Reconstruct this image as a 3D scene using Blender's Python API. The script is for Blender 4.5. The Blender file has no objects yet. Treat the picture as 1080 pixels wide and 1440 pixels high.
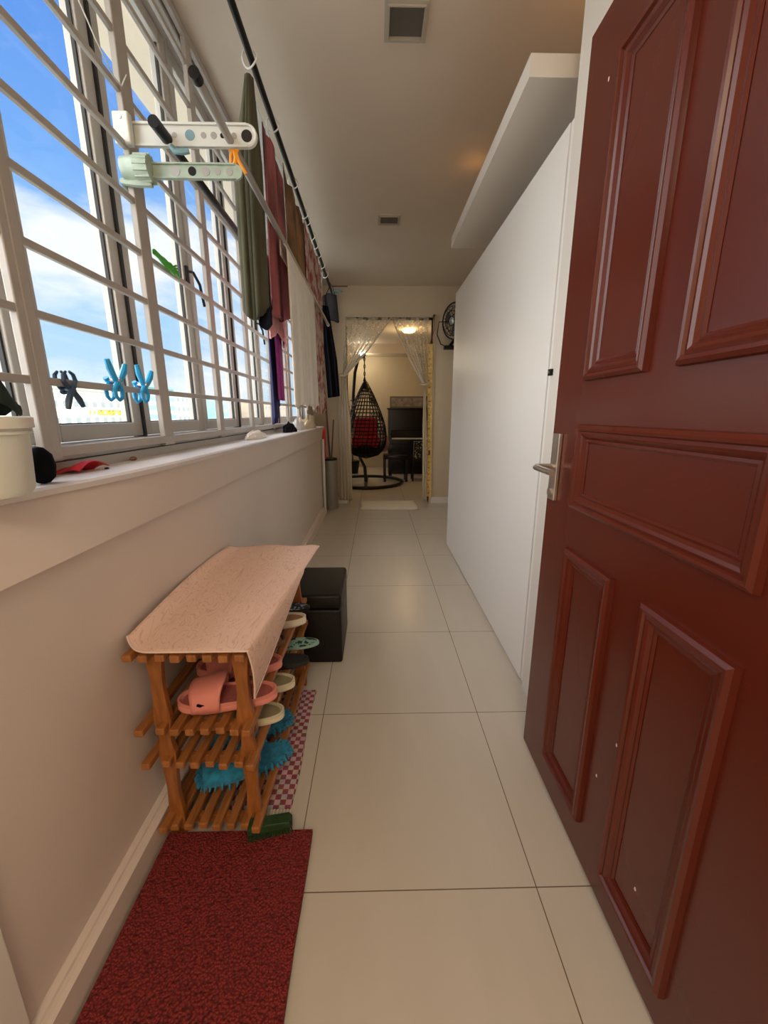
import bpy, bmesh, math, random
from mathutils import Vector, Matrix, noise
random.seed(7)
PI = math.pi
sc = bpy.context.scene
C = sc.collection

# ------------------------------------------------------------------ camera
CAM_F, CAM_H = 565.0, 1.137
th = math.atan(138 / CAM_F)
ps = math.atan(12 * math.cos(th) / CAM_F)
cam_d = bpy.data.cameras.new('camera')
cam = bpy.data.objects.new('camera', cam_d)
C.objects.link(cam)
cam_d.sensor_fit = 'VERTICAL'
cam_d.sensor_height = 36
cam_d.lens = CAM_F / 1440 * 36
cam_d.clip_start = 0.01
cam_d.clip_end = 500
F = Vector((math.sin(ps) * math.cos(th), math.cos(ps) * math.cos(th), -math.sin(th)))
R = Vector((math.cos(ps), -math.sin(ps), 0))
U = R.cross(F)
M = Matrix((R, U, -F)).transposed().to_4x4()
M.translation = Vector((0, 0, CAM_H))
cam.matrix_world = M
sc.camera = cam
sc.view_settings.view_transform = 'Standard'
sc.view_settings.look = 'None'
sc.view_settings.gamma = 1
sc.view_settings.use_curve_mapping = False
sc.view_settings.exposure = 1.02

# ------------------------------------------------------------------ sky
SKY_STRENGTH = .58
w = bpy.data.worlds.new('sky'); sc.world = w; w.use_nodes = True
nt = w.node_tree; nt.nodes.clear()
N = lambda t: nt.nodes.new(t)
out = N('ShaderNodeOutputWorld'); bg = N('ShaderNodeBackground'); bg.inputs[1].default_value = SKY_STRENGTH
tc = N('ShaderNodeTexCoord'); sep = N('ShaderNodeSeparateXYZ'); nt.links.new(tc.outputs['Generated'], sep.inputs[0])
r1 = N('ShaderNodeValToRGB'); cr = r1.color_ramp
cr.elements[0].position = 0.0; cr.elements[0].color = (.62, .80, .97, 1)
cr.elements[1].position = 0.6; cr.elements[1].color = (.10, .28, .80, 1)
e = cr.elements.new(.2); e.color = (.42, .66, .96, 1)
e = cr.elements.new(.4); e.color = (.20, .43, .90, 1)
nt.links.new(sep.outputs[2], r1.inputs[0])
mp = N('ShaderNodeMapping'); mp.inputs['Scale'].default_value = (1.6, 1.6, 5.0)
nt.links.new(tc.outputs['Generated'], mp.inputs[0])
nz = N('ShaderNodeTexNoise'); nz.inputs['Scale'].default_value = 1.7; nz.inputs['Detail'].default_value = 7; nz.inputs['Roughness'].default_value = .58
nt.links.new(mp.outputs[0], nz.inputs['Vector'])
# cloud cover is thickest at mid height
bell = N('ShaderNodeValToRGB'); b = bell.color_ramp
b.elements[0].position = .0; b.elements[0].color = (.25,) * 3 + (1,)
b.elements[1].position = .55; b.elements[1].color = (.0,) * 3 + (1,)
e = b.elements.new(.18); e.color = (.34,) * 3 + (1,)
e = b.elements.new(.31); e.color = (.62,) * 3 + (1,)
e = b.elements.new(.40); e.color = (.30,) * 3 + (1,)
nt.links.new(sep.outputs[2], bell.inputs[0])
ad = N('ShaderNodeMath'); ad.operation = 'MULTIPLY_ADD'; ad.inputs[1].default_value = .42
nt.links.new(bell.outputs[0], ad.inputs[0]); nt.links.new(nz.outputs[0], ad.inputs[2])
r2 = N('ShaderNodeValToRGB'); r2.color_ramp.elements[0].position = .60; r2.color_ramp.elements[1].position = .80
nt.links.new(ad.outputs[0], r2.inputs[0])
mx = N('ShaderNodeMix'); mx.data_type = 'RGBA'; mx.inputs[7].default_value = (.93, .95, .98, 1)
nt.links.new(r2.outputs[0], mx.inputs[0]); nt.links.new(r1.outputs[0], mx.inputs[6])
nt.links.new(mx.outputs[2], bg.inputs[0]); nt.links.new(bg.outputs[0], out.inputs[0])

# ------------------------------------------------------------------ lights
def lamp(name, typ, energy, color, loc=(0, 0, 0), rot=None, size=.1, sizey=None, direction=None):
    d = bpy.data.lights.new(name, typ); o = bpy.data.objects.new(name, d); C.objects.link(o)
    d.energy = energy; d.color = color; o.location = loc
    if typ == 'SUN': d.angle = size
    elif typ == 'AREA':
        d.size = size
        if sizey: d.shape = 'RECTANGLE'; d.size_y = sizey
    else: d.shadow_soft_size = size
    if direction: o.rotation_euler = Vector(direction).to_track_quat('-Z', 'Y').to_euler()
    return o
# soft hazy daylight from the window side
lamp('daylight', 'SUN', 5.2, (1, .92, .83), size=math.radians(110), direction=(1, .35, -.42))
# the real sun stands behind the flat and lights the facades across the street
lamp('sun', 'SUN', 3.0, (1, .95, .85), size=math.radians(1), direction=(-1, .5, -.8))
# two unseen area lights added behind the viewer as warm fill
lamp('rear_fill', 'AREA', 4.5, (1, .82, .62), (.0, -2.0, 1.1), size=1.2, sizey=2.0, direction=(0, 1, .22))
lamp('rear_overhead_fill', 'AREA', 11, (1, .82, .60), (-.0, -1.2, 2.5), size=.7, direction=(0, .25, -1))
# warm cove lamps above the hanging pelmet
for ly in (1.66, 2.78):
    lamp('cove_lamp', 'POINT', .20 if ly < 2 else .07, (1, .46, .12), (.80 if ly < 2 else .60, ly, 2.47), size=.03)
# living room beyond the doorway
lamp('living_room_lamp', 'POINT', 3.2, (1, .74, .38), (.54, 6.9, 2.2), size=.08)
lamp('living_room_spot', 'POINT', 2.2, (1, .88, .58), (-.25, 8.35, 2.12), size=.05)
lamp('living_room_area_light', 'AREA', 2, (1, .93, .8), (-.80, 7.4, 1.4), size=1.4, direction=(1, 0, 0))  # area light facing into the room, just inside the windowless left wall

# ------------------------------------------------------------------ materials
def mat(name, col, rough=.5, metal=0, bump=0, bscale=40, var=0, vscale=3, spec=.5, alpha=None, coat=0, sheen=0, stretch=None, detail=4):
    m = bpy.data.materials.new(name); m.use_nodes = True
    t = m.node_tree; p = t.nodes['Principled BSDF']
    p.inputs['Base Color'].default_value = (*col, 1); p.inputs['Roughness'].default_value = rough
    p.inputs['Metallic'].default_value = metal; p.inputs['Specular IOR Level'].default_value = spec
    p.inputs['Coat Weight'].default_value = coat; p.inputs['Sheen Weight'].default_value = sheen
    co = t.nodes.new('ShaderNodeTexCoord'); mpp = t.nodes.new('ShaderNodeMapping')
    t.links.new(co.outputs['Object'], mpp.inputs[0])
    if stretch: mpp.inputs['Scale'].default_value = stretch
    if var:
        n = t.nodes.new('ShaderNodeTexNoise'); n.inputs['Scale'].default_value = vscale; n.inputs['Detail'].default_value = detail
        t.links.new(mpp.outputs[0], n.inputs['Vector'])
        r = t.nodes.new('ShaderNodeValToRGB')
        r.color_ramp.elements[0].position = .3; r.color_ramp.elements[1].position = .7
        r.color_ramp.elements[0].color = tuple(max(0, c * (1 - var)) for c in col) + (1,)
        r.color_ramp.elements[1].color = tuple(min(1, c * (1 + var)) for c in col) + (1,)
        t.links.new(n.outputs[0], r.inputs[0]); t.links.new(r.outputs[0], p.inputs['Base Color'])
    if bump:
        n = t.nodes.new('ShaderNodeTexNoise'); n.inputs['Scale'].default_value = bscale; n.inputs['Detail'].default_value = 3
        t.links.new(mpp.outputs[0], n.inputs['Vector'])
        bb = t.nodes.new('ShaderNodeBump'); bb.inputs['Strength'].default_value = bump; bb.inputs['Distance'].default_value = .005
        t.links.new(n.outputs[0], bb.inputs['Height']); t.links.new(bb.outputs[0], p.inputs['Normal'])
    if alpha is not None: p.inputs['Alpha'].default_value = alpha
    return m
def emit(name, col, s):
    m = bpy.data.materials.new(name); m.use_nodes = True; p = m.node_tree.nodes['Principled BSDF']
    p.inputs['Base Color'].default_value = (*col, 1); p.inputs['Emission Color'].default_value = (*col, 1); p.inputs['Emission Strength'].default_value = s
    return m

K = {}
K['wall'] = mat('cream_wall_paint', (.72, .62, .55), .55, bump=.08, bscale=9, var=.03, vscale=2)
K['ceil'] = mat('ceiling_paint', (.72, .62, .51), .7, var=.02)
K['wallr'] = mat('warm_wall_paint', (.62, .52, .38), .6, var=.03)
K['eave'] = mat('eave_paint', (.85, .72, .56), .7)
K['white'] = mat('white_laminate', (.90, .885, .86), .35, var=.01, vscale=1)
K['whitetrim'] = mat('white_trim_paint', (.78, .74, .68), .45)
K['sill'] = mat('sill_paint', (.74, .70, .68), .45, bump=.15, bscale=25, var=.04, vscale=6)
K['alu'] = mat('window_aluminium', (.50, .47, .43), .4, metal=.15)
K['grille'] = mat('grille_paint', (.42, .385, .35), .42, var=.04, vscale=20)
K['gasket'] = mat('black_gasket', (.02, .02, .02), .6)
K['wood'] = mat('rack_wood', (.30, .105, .024), .42, var=.28, vscale=14, bump=.1, bscale=60, stretch=(6, 1, 1))
K['woodl'] = mat('rack_slat_wood', (.34, .13, .034), .42, var=.25, vscale=14, stretch=(6, 1, 1))
K['steel'] = mat('brushed_steel', (.62, .58, .53), .3, metal=.95)
K['black'] = mat('black_plastic', (.005, .004, .004), .4, spec=.3)
K['blackm'] = mat('black_metal', (.015, .013, .012), .4, metal=.3)
K['leather'] = mat('brown_black_leather', (.007, .005, .004), .45, spec=.3, bump=.25, bscale=120)
K['wplast'] = mat('white_plastic', (.72, .74, .70), .35)
K['gplast'] = mat('pale_green_plastic', (.40, .50, .42), .4, var=.1, vscale=40)
K['pole'] = mat('grey_pole', (.42, .41, .39), .35, metal=.4)
K['pink'] = mat('pink_rubber', (.72, .25, .20), .5)
K['pinkd'] = mat('pink_footbed', (.42, .12, .10), .65, bump=.4, bscale=150)
K['blue'] = mat('blue_chenille', (.015, .22, .38), .9, var=.35, vscale=60, sheen=.2)
K['cream'] = mat('cream_rubber', (.66, .60, .42), .55)
K['creamd'] = mat('olive_footbed', (.30, .26, .15), .7)
K['mint'] = mat('mint_footbed', (.28, .45, .38), .6)
K['flbk'] = mat('black_straw', (.02, .02, .02), .8, bump=.6, bscale=150)
K['tan'] = mat('tan_footbed', (.42, .22, .10), .6)
K['pegblue'] = mat('blue_plastic', (.02, .33, .66), .35)
K['pegnavy'] = mat('navy_plastic', (.03, .06, .11), .4)
K['peggreen'] = mat('green_plastic', (.06, .42, .03), .35)
K['orange'] = mat('orange_cord', (.95, .38, .02), .5)
K['red'] = mat('red_plastic', (.60, .02, .025), .35)
K['olive'] = mat('olive_cloth', (.060, .056, .026), .9, var=.35, vscale=3, stretch=(6, 6, 1), sheen=.1)
K['rose'] = mat('dusty_rose_cloth', (.30, .09, .095), .9, var=.75, vscale=4, stretch=(1, 2, .8))
K['brown'] = mat('brown_cloth', (.20, .105, .05), .9, var=.6, vscale=7)
K['towel'] = mat('cream_towel', (.80, .74, .66), .95, var=.04, vscale=20, bump=.3, bscale=90)
K['navy'] = mat('navy_cloth', (.02, .022, .09), .9)
K['magenta'] = mat('magenta_cloth', (.22, .02, .14), .9)
K['blackc'] = mat('black_cloth', (.006, .006, .009), .95, spec=.1)
K['dpurple'] = mat('dark_purple_cloth', (.010, .005, .010), .8)
K['dgreen'] = mat('dark_green_cloth', (.008, .020, .014), .95, bump=.4, bscale=30)
K['brushg'] = mat('dark_green_bristle', (.012, .045, .010), .7, var=.3, vscale=90)
K['strip'] = mat('yellow_strip', (.78, .55, .20), .7, var=.25, vscale=30)
K['rug'] = mat('cream_rug', (.80, .74, .60), .95, bump=.6, bscale=80)
K['bin'] = mat('grey_bin', (.27, .24, .20), .4)
K['stickm'] = mat('broom_handle', (.10, .035, .025), .4)
K['redcush'] = mat('red_cushion', (.70, .02, .04), .8)
K['piano'] = mat('piano_black', (.005, .004, .005), .2, spec=.35)
K['glassgrey'] = mat('recess_metal', (.14, .13, .11), .4, metal=.3)
K['hatch'] = mat('fitting_frame', (.50, .45, .37), .5)
K['bld'] = mat('cream_facade', (1.0, .93, .70), .8)
K['bldwin'] = mat('facade_window_glass', (.42, .44, .40), .4)
K['bldyel'] = mat('yellow_letters', (.95, .55, .06), .6)
K['bldg'] = mat('green_facade', (.40, .66, .60), .5)
K['bldw'] = mat('pale_facade', (.85, .80, .74), .7)
K['bldb'] = mat('tan_facade', (.70, .52, .38), .7)
K['box'] = mat('grey_box', (.34, .31, .26), .6, var=.15, vscale=6)
K['gold'] = mat('yellow_brass', (.6, .42, .12), .4, metal=.5)
K['chip'] = mat('paint_chip', (.70, .62, .52), .7)
K['blueh'] = mat('pale_blue_plastic', (.20, .36, .42), .5)
K['ring'] = mat('clear_ring', (.80, .80, .78), .3)

# door paint with soft satin
K['door'] = mat('oxblood_door_paint', (.106, .0145, .006), .26, var=.05, vscale=3, spec=.5)

def nodes(m): return m.node_tree, m.node_tree.nodes['Principled BSDF']
# floor tiles 0.6 m, joints at x=.392+.6k, y=.137+.6k
def tile_floor():
    m = mat('polished_floor_tiles', (.62, .56, .46), .27, spec=.5); t, p = nodes(m)
    co = t.nodes.new('ShaderNodeNewGeometry'); s = t.nodes.new('ShaderNodeSeparateXYZ'); t.links.new(co.outputs['Position'], s.inputs[0])
    ms = []
    for ax, off in ((0, .392), (1, .137)):
        a = t.nodes.new('ShaderNodeMath'); a.operation = 'ADD'; a.inputs[1].default_value = 60 - off + .3; t.links.new(s.outputs[ax], a.inputs[0])
        b_ = t.nodes.new('ShaderNodeMath'); b_.operation = 'MODULO'; b_.inputs[1].default_value = .6; t.links.new(a.outputs[0], b_.inputs[0])
        c_ = t.nodes.new('ShaderNodeMath'); c_.operation = 'SUBTRACT'; c_.inputs[1].default_value = .3; t.links.new(b_.outputs[0], c_.inputs[0])
        d_ = t.nodes.new('ShaderNodeMath'); d_.operation = 'ABSOLUTE'; t.links.new(c_.outputs[0], d_.inputs[0])
        l_ = t.nodes.new('ShaderNodeMath'); l_.operation = 'LESS_THAN'; l_.inputs[1].default_value = .0013; t.links.new(d_.outputs[0], l_.inputs[0]); ms.append(l_)
    mxx = t.nodes.new('ShaderNodeMath'); mxx.operation = 'MAXIMUM'; t.links.new(ms[0].outputs[0], mxx.inputs[0]); t.links.new(ms[1].outputs[0], mxx.inputs[1])
    n = t.nodes.new('ShaderNodeTexNoise'); n.inputs['Scale'].default_value = 4; n.inputs['Detail'].default_value = 6
    v = t.nodes.new('ShaderNodeMapping'); v.inputs['Scale'].default_value = (3, .6, 1); t.links.new(co.outputs['Position'], v.inputs[0]); t.links.new(v.outputs[0], n.inputs['Vector'])
    r = t.nodes.new('ShaderNodeValToRGB'); r.color_ramp.elements[0].color = (.58, .525, .44, 1); r.color_ramp.elements[1].color = (.64, .585, .50, 1)
    t.links.new(n.outputs[0], r.inputs[0])
    mi = t.nodes.new('ShaderNodeMix'); mi.data_type = 'RGBA'; mi.inputs[7].default_value = (.16, .12, .08, 1)
    t.links.new(mxx.outputs[0], mi.inputs[0]); t.links.new(r.outputs[0], mi.inputs[6]); t.links.new(mi.outputs[2], p.inputs['Base Color'])
    return m
K['floor'] = tile_floor()
def coil_mat():
    m = mat('red_coil_mat', (.32, .012, .012), .75); t, p = nodes(m)
    co = t.nodes.new('ShaderNodeTexCoord'); n = t.nodes.new('ShaderNodeTexVoronoi'); n.inputs['Scale'].default_value = 190
    t.links.new(co.outputs['Object'], n.inputs['Vector'])
    r = t.nodes.new('ShaderNodeValToRGB'); r.color_ramp.elements[0].color = (.30, .022, .018, 1); r.color_ramp.elements[1].color = (.11, .004, .005, 1)
    r.color_ramp.elements[0].position = .15; r.color_ramp.elements[1].position = .75
    t.links.new(n.outputs[0], r.inputs[0]); t.links.new(r.outputs[0], p.inputs['Base Color'])
    bb = t.nodes.new('ShaderNodeBump'); bb.inputs['Distance'].default_value = .004; bb.invert = True; t.links.new(n.outputs[0], bb.inputs['Height']); t.links.new(bb.outputs[0], p.inputs['Normal'])
    return m
K['coil'] = coil_mat()
def checker(name, c1, c2, scale, c3=None):
    m = mat(name, c1, .9); t, p = nodes(m)
    co = t.nodes.new('ShaderNodeTexCoord'); n = t.nodes.new('ShaderNodeTexChecker'); n.inputs['Scale'].default_value = scale
    n.inputs['Color1'].default_value = (*c1, 1); n.inputs['Color2'].default_value = (*c2, 1)
    t.links.new(co.outputs['Object'], n.inputs['Vector'])
    nz_ = t.nodes.new('ShaderNodeTexNoise'); nz_.inputs['Scale'].default_value = 45; t.links.new(co.outputs['Object'], nz_.inputs['Vector'])
    mi = t.nodes.new('ShaderNodeMix'); mi.data_type = 'RGBA'; mi.blend_type = 'MULTIPLY'; mi.inputs[0].default_value = .7
    t.links.new(n.outputs[0], mi.inputs[6]); t.links.new(nz_.outputs[1], mi.inputs[7]); t.links.new(mi.outputs[2], p.inputs['Base Color'])
    return m
K['check'] = checker('pink_white_check', (.85, .62, .58), (.42, .10, .13), 58)
def blotch(name, c1, c2, scale, lo=.48, hi=.56, rough=.9, stretch=None):
    m = mat(name, c1, rough); t, p = nodes(m)
    co = t.nodes.new('ShaderNodeTexCoord'); n = t.nodes.new('ShaderNodeTexNoise'); n.inputs['Scale'].default_value = scale
    v = t.nodes.new('ShaderNodeMapping'); t.links.new(co.outputs['Object'], v.inputs[0]); t.links.new(v.outputs[0], n.inputs['Vector'])
    if stretch: v.inputs['Scale'].default_value = stretch
    r = t.nodes.new('ShaderNodeValToRGB'); r.color_ramp.elements[0].color = (*c1, 1); r.color_ramp.elements[1].color = (*c2, 1)
    r.color_ramp.elements[0].position = lo; r.color_ramp.elements[1].position = hi
    t.links.new(n.outputs[0], r.inputs[0]); t.links.new(r.outputs[0], p.inputs['Base Color'])
    return m
K['floral'] = blotch('white_pink_floral', (.62, .50, .44), (.34, .07, .08), 13, .46, .60)
K['darkfl'] = blotch('dark_floral_strap', (.02, .03, .05), (.45, .55, .55), 60, .55, .62)
K['mintst'] = blotch('printed_insole', (.30, .50, .42), (.01, .04, .04), 50, .52, .56)
def bench_cover():
    m = mat('peach_bench_cover', (.78, .50, .38), .75); t, p = nodes(m)
    co = t.nodes.new('ShaderNodeTexCoord'); v = t.nodes.new('ShaderNodeMapping'); v.inputs['Scale'].default_value = (9, 2.2, 5); t.links.new(co.outputs['Object'], v.inputs[0])
    n = t.nodes.new('ShaderNodeTexNoise'); n.inputs['Scale'].default_value = 2.2; n.inputs['Detail'].default_value = 2; n.inputs['Distortion'].default_value = 1.2
    t.links.new(v.outputs[0], n.inputs['Vector'])
    wv = t.nodes.new('ShaderNodeMath'); wv.operation = 'MULTIPLY'; wv.inputs[1].default_value = 26; t.links.new(n.outputs[0], wv.inputs[0])
    fr = t.nodes.new('ShaderNodeMath'); fr.operation = 'PINGPONG'; fr.inputs[1].default_value = 1; t.links.new(wv.outputs[0], fr.inputs[0])
    r = t.nodes.new('ShaderNodeValToRGB'); r.color_ramp.elements[0].color = (.70, .45, .34, 1); r.color_ramp.elements[1].color = (.86, .60, .48, 1)
    r.color_ramp.elements[0].position = .0; r.color_ramp.elements[1].position = .28
    t.links.new(fr.outputs[0], r.inputs[0]); t.links.new(r.outputs[0], p.inputs['Base Color'])
    return m
K['cover'] = bench_cover()
def sheer(name, col, a, pattern=False):
    m = bpy.data.materials.new(name); m.use_nodes = True; t = m.node_tree; t.nodes.clear()
    o = t.nodes.new('ShaderNodeOutputMaterial'); mi = t.nodes.new('ShaderNodeMixShader'); tr = t.nodes.new('ShaderNodeBsdfTransparent')
    d = t.nodes.new('ShaderNodeBsdfDiffuse'); d.inputs[0].default_value = (*col, 1); tl = t.nodes.new('ShaderNodeBsdfTranslucent'); tl.inputs[0].default_value = (*col, 1)
    m2 = t.nodes.new('ShaderNodeMixShader'); m2.inputs[0].default_value = .45
    t.links.new(d.outputs[0], m2.inputs[1]); t.links.new(tl.outputs[0], m2.inputs[2])
    mi.inputs[0].default_value = a
    if pattern:
        co = t.nodes.new('ShaderNodeTexCoord'); c = t.nodes.new('ShaderNodeTexVoronoi'); c.inputs['Scale'].default_value = 26
        t.links.new(co.outputs['Object'], c.inputs['Vector'])
        mr = t.nodes.new('ShaderNodeMapRange'); mr.inputs[1].default_value = .2; mr.inputs[2].default_value = .55; mr.inputs[3].default_value = a - .2; mr.inputs[4].default_value = min(1, a + .3)
        t.links.new(c.outputs[0], mr.inputs[0]); t.links.new(mr.outputs[0], mi.inputs[0])
    t.links.new(tr.outputs[0], mi.inputs[1]); t.links.new(m2.outputs[0], mi.inputs[2]); t.links.new(mi.outputs[0], o.inputs[0])
    return m
K['lace'] = sheer('sheer_lace', (.75, .68, .55), .30, True)
K['sheer'] = sheer('sheer_voile', (.85, .78, .66), .8)
K['blueedge'] = sheer('clear_plastic', (.62, .66, .64), .55)
def glass():
    m = bpy.data.materials.new('window_glass'); m.use_nodes = True; t = m.node_tree; t.nodes.clear()
    o = t.nodes.new('ShaderNodeOutputMaterial'); mi = t.nodes.new('ShaderNodeMixShader'); tr = t.nodes.new('ShaderNodeBsdfTransparent'); tr.inputs[0].default_value = (.96, .98, .98, 1)
    g = t.nodes.new('ShaderNodeBsdfGlossy'); g.inputs['Roughness'].default_value = .01
    lw = t.nodes.new('ShaderNodeLayerWeight'); pw = t.nodes.new('ShaderNodeMath'); pw.operation = 'POWER'; pw.inputs[1].default_value = 5
    t.links.new(lw.outputs['Facing'], pw.inputs[0]); fr = t.nodes.new('ShaderNodeMath'); fr.operation = 'MULTIPLY_ADD'; fr.inputs[1].default_value = .35; fr.inputs[2].default_value = .015
    t.links.new(pw.outputs[0], fr.inputs[0]); t.links.new(fr.outputs[0], mi.inputs[0]); t.links.new(tr.outputs[0], mi.inputs[1]); t.links.new(g.outputs[0], mi.inputs[2]); t.links.new(mi.outputs[0], o.inputs[0])
    return m
K['glass'] = glass()
K['tub'] = mat('translucent_tub', (.80, .79, .72), .35); K['tub'].node_tree.nodes['Principled BSDF'].inputs['Subsurface Weight'].default_value = .2

# ------------------------------------------------------------------ builders
def tag(o, label=None, cat=None, group=None, kind=None):
    if label: o['label'] = label
    if cat: o['category'] = cat
    if group: o['group'] = group
    if kind: o['kind'] = kind
    return o
def thing(name, label, cat, loc=(0, 0, 0), rz=0, group=None, kind=None):
    o = bpy.data.objects.new(name, None); C.objects.link(o); o.empty_display_size = .05
    o.location = loc; o.rotation_euler = (0, 0, rz)
    return tag(o, label, cat, group, kind)
class MB:
    """collects shapes; off is subtracted so that world coordinates can be given for a thing placed at off"""
    def __init__(s, off=(0, 0, 0)): s.v = []; s.f = []; s.off = Vector(off)
    def add(s, vs, fs):
        n = len(s.v); s.v += [Vector(v) - s.off for v in vs]; s.f += [tuple(i + n for i in f) for f in fs]; return s
    def box(s, x0, x1, y0, y1, z0, z1, b=0):
        if b <= 0:
            vs = [(x, y, z) for x in (x0, x1) for y in (y0, y1) for z in (z0, z1)]
            return s.add(vs, [(0, 1, 3, 2), (4, 6, 7, 5), (0, 4, 5, 1), (2, 3, 7, 6), (0, 2, 6, 4), (1, 5, 7, 3)])
        bm = bmesh.new(); bmesh.ops.create_cube(bm, size=1)
        for v in bm.verts: v.co = Vector(((x0 + x1) / 2 + v.co.x * (x1 - x0), (y0 + y1) / 2 + v.co.y * (y1 - y0), (z0 + z1) / 2 + v.co.z * (z1 - z0)))
        bmesh.ops.bevel(bm, geom=bm.edges[:] + bm.verts[:], offset=b, segments=3, affect='EDGES', profile=.5, clamp_overlap=True)
        return s.bm(bm)
    def bm(s, bm, mtx=None):
        bm.verts.index_update()
        s.add([(mtx @ v.co if mtx else v.co.copy()) for v in bm.verts], [tuple(v.index for v in f.verts) for f in bm.faces]); bm.free(); return s
    def tube(s, pts, r, n=10, closed=False, cap=True):
        pts = [Vector(p) for p in pts]; m = len(pts)
        rs = r if isinstance(r, (list, tuple)) else [r] * m
        rings = []; prev = None
        for i, p in enumerate(pts):
            if closed: t = pts[(i + 1) % m] - pts[i - 1]
            else: t = pts[min(i + 1, m - 1)] - pts[max(i - 1, 0)]
            t.normalize()
            if prev is None:
                a = Vector((0, 0, 1)) if abs(t.z) < .9 else Vector((1, 0, 0))
                u = t.cross(a).normalized()
            else: u = (prev - t * prev.dot(t)).normalized()
            prev = u; v = t.cross(u)
            rings.append([p + (u * math.cos(2 * PI * k / n) + v * math.sin(2 * PI * k / n)) * rs[i] for k in range(n)])
        vs = [q for ring in rings for q in ring]; fs = []
        for i in range(m if closed else m - 1):
            j = (i + 1) % m
            for k in range(n): fs.append((i * n + k, i * n + (k + 1) % n, j * n + (k + 1) % n, j * n + k))
        if cap and not closed: fs += [tuple(range(n))[::-1], tuple((m - 1) * n + k for k in range(n))]
        return s.add(vs, fs)
    def lathe(s, prof, c, n=32, cap=True, sx=1, sy=1):
        vs = []; fs = []
        for r, z in prof:
            for k in range(n): vs.append((c[0] + r * sx * math.cos(2 * PI * k / n), c[1] + r * sy * math.sin(2 * PI * k / n), c[2] + z))
        for i in range(len(prof) - 1):
            for k in range(n): fs.append((i * n + k, i * n + (k + 1) % n, (i + 1) * n + (k + 1) % n, (i + 1) * n + k))
        if cap: fs += [tuple(range(n))[::-1], tuple((len(prof) - 1) * n + k for k in range(n))]
        return s.add(vs, fs)
    def prism(s, outline, axis, a, b):
        """outline 2D in the two other axes, extruded along axis from a to b"""
        n = len(outline); vs = []
        for t in (a, b):
            for p, q in outline:
                vs.append({0: (t, p, q), 1: (p, t, q), 2: (p, q, t)}[axis])
        return s.add(vs, [tuple(range(n))[::-1], tuple(range(n, 2 * n))] + [(i, (i + 1) % n, (i + 1) % n + n, i + n) for i in range(n)])
    def sheet(s, fn, nu, nv):
        vs = [fn(i / nu, j / nv) for j in range(nv + 1) for i in range(nu + 1)]
        return s.add(vs, [(j * (nu + 1) + i, j * (nu + 1) + i + 1, (j + 1) * (nu + 1) + i + 1, (j + 1) * (nu + 1) + i) for j in range(nv) for i in range(nu)])
    def ball(s, c, r, sub=2, sc_=(1, 1, 1)):
        bm = bmesh.new(); bmesh.ops.create_icosphere(bm, subdivisions=sub, radius=r)
        return s.bm(bm, Matrix.Translation(c) @ Matrix.Diagonal((*sc_, 1)))
    def build(s, name, m, parent=None, smooth=False, bevel=0, solid=0, sub=0, angle=40):
        me = bpy.data.meshes.new(name); me.from_pydata([tuple(v) for v in s.v], [], s.f)
        bm = bmesh.new(); bm.from_mesh(me); bmesh.ops.recalc_face_normals(bm, faces=bm.faces[:]); bm.to_mesh(me); bm.free()
        me.materials.append(K[m] if isinstance(m, str) else m)
        if smooth: me.shade_smooth()
        o = bpy.data.objects.new(name, me); C.objects.link(o)
        if parent: o.parent = parent
        if bevel:
            md = o.modifiers.new('b', 'BEVEL'); md.width = bevel; md.segments = 2; md.limit_method = 'ANGLE'
        if solid:
            md = o.modifiers.new('s', 'SOLIDIFY'); md.thickness = solid; md.offset = 0
        if sub:
            md = o.modifiers.new('ss', 'SUBSURF'); md.levels = md.render_levels = sub
        if smooth and not solid and not sub:
            md = me.attributes
            try: me.set_sharp_from_angle(angle=math.radians(angle))
            except Exception: pass
        return o
def copy_tree(o, parent=None):
    c = o.copy(); C.objects.link(c); c.parent = parent
    for ch in list(o.children): copy_tree(ch, c)
    return c
def struct(name, mb, m, label=None, **k):
    return tag(mb.build(name, m, **k), label, None, kind='structure')

WX = -.615     # left wall face
CZ = 2.58      # ceiling height
GX = -.729      # grille plane
FX = -.80      # window frame plane
FARY = 5.15

# ================================================================== SETTING
struct('floor', MB().box(-.86, 3.2, -2.2, 9.2, -.1, 0), 'floor', 'pale cream polished floor tiles')
struct('ceiling', MB().box(-.9, 1.4, -2.2, FARY, CZ, CZ + .12), 'ceil', 'cream corridor ceiling')
struct('ceiling_overhang', MB().box(-1.12, -.9, -2, 5.6, 2.60, 2.74), 'eave', 'beige roof eave outside above the window')
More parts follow.
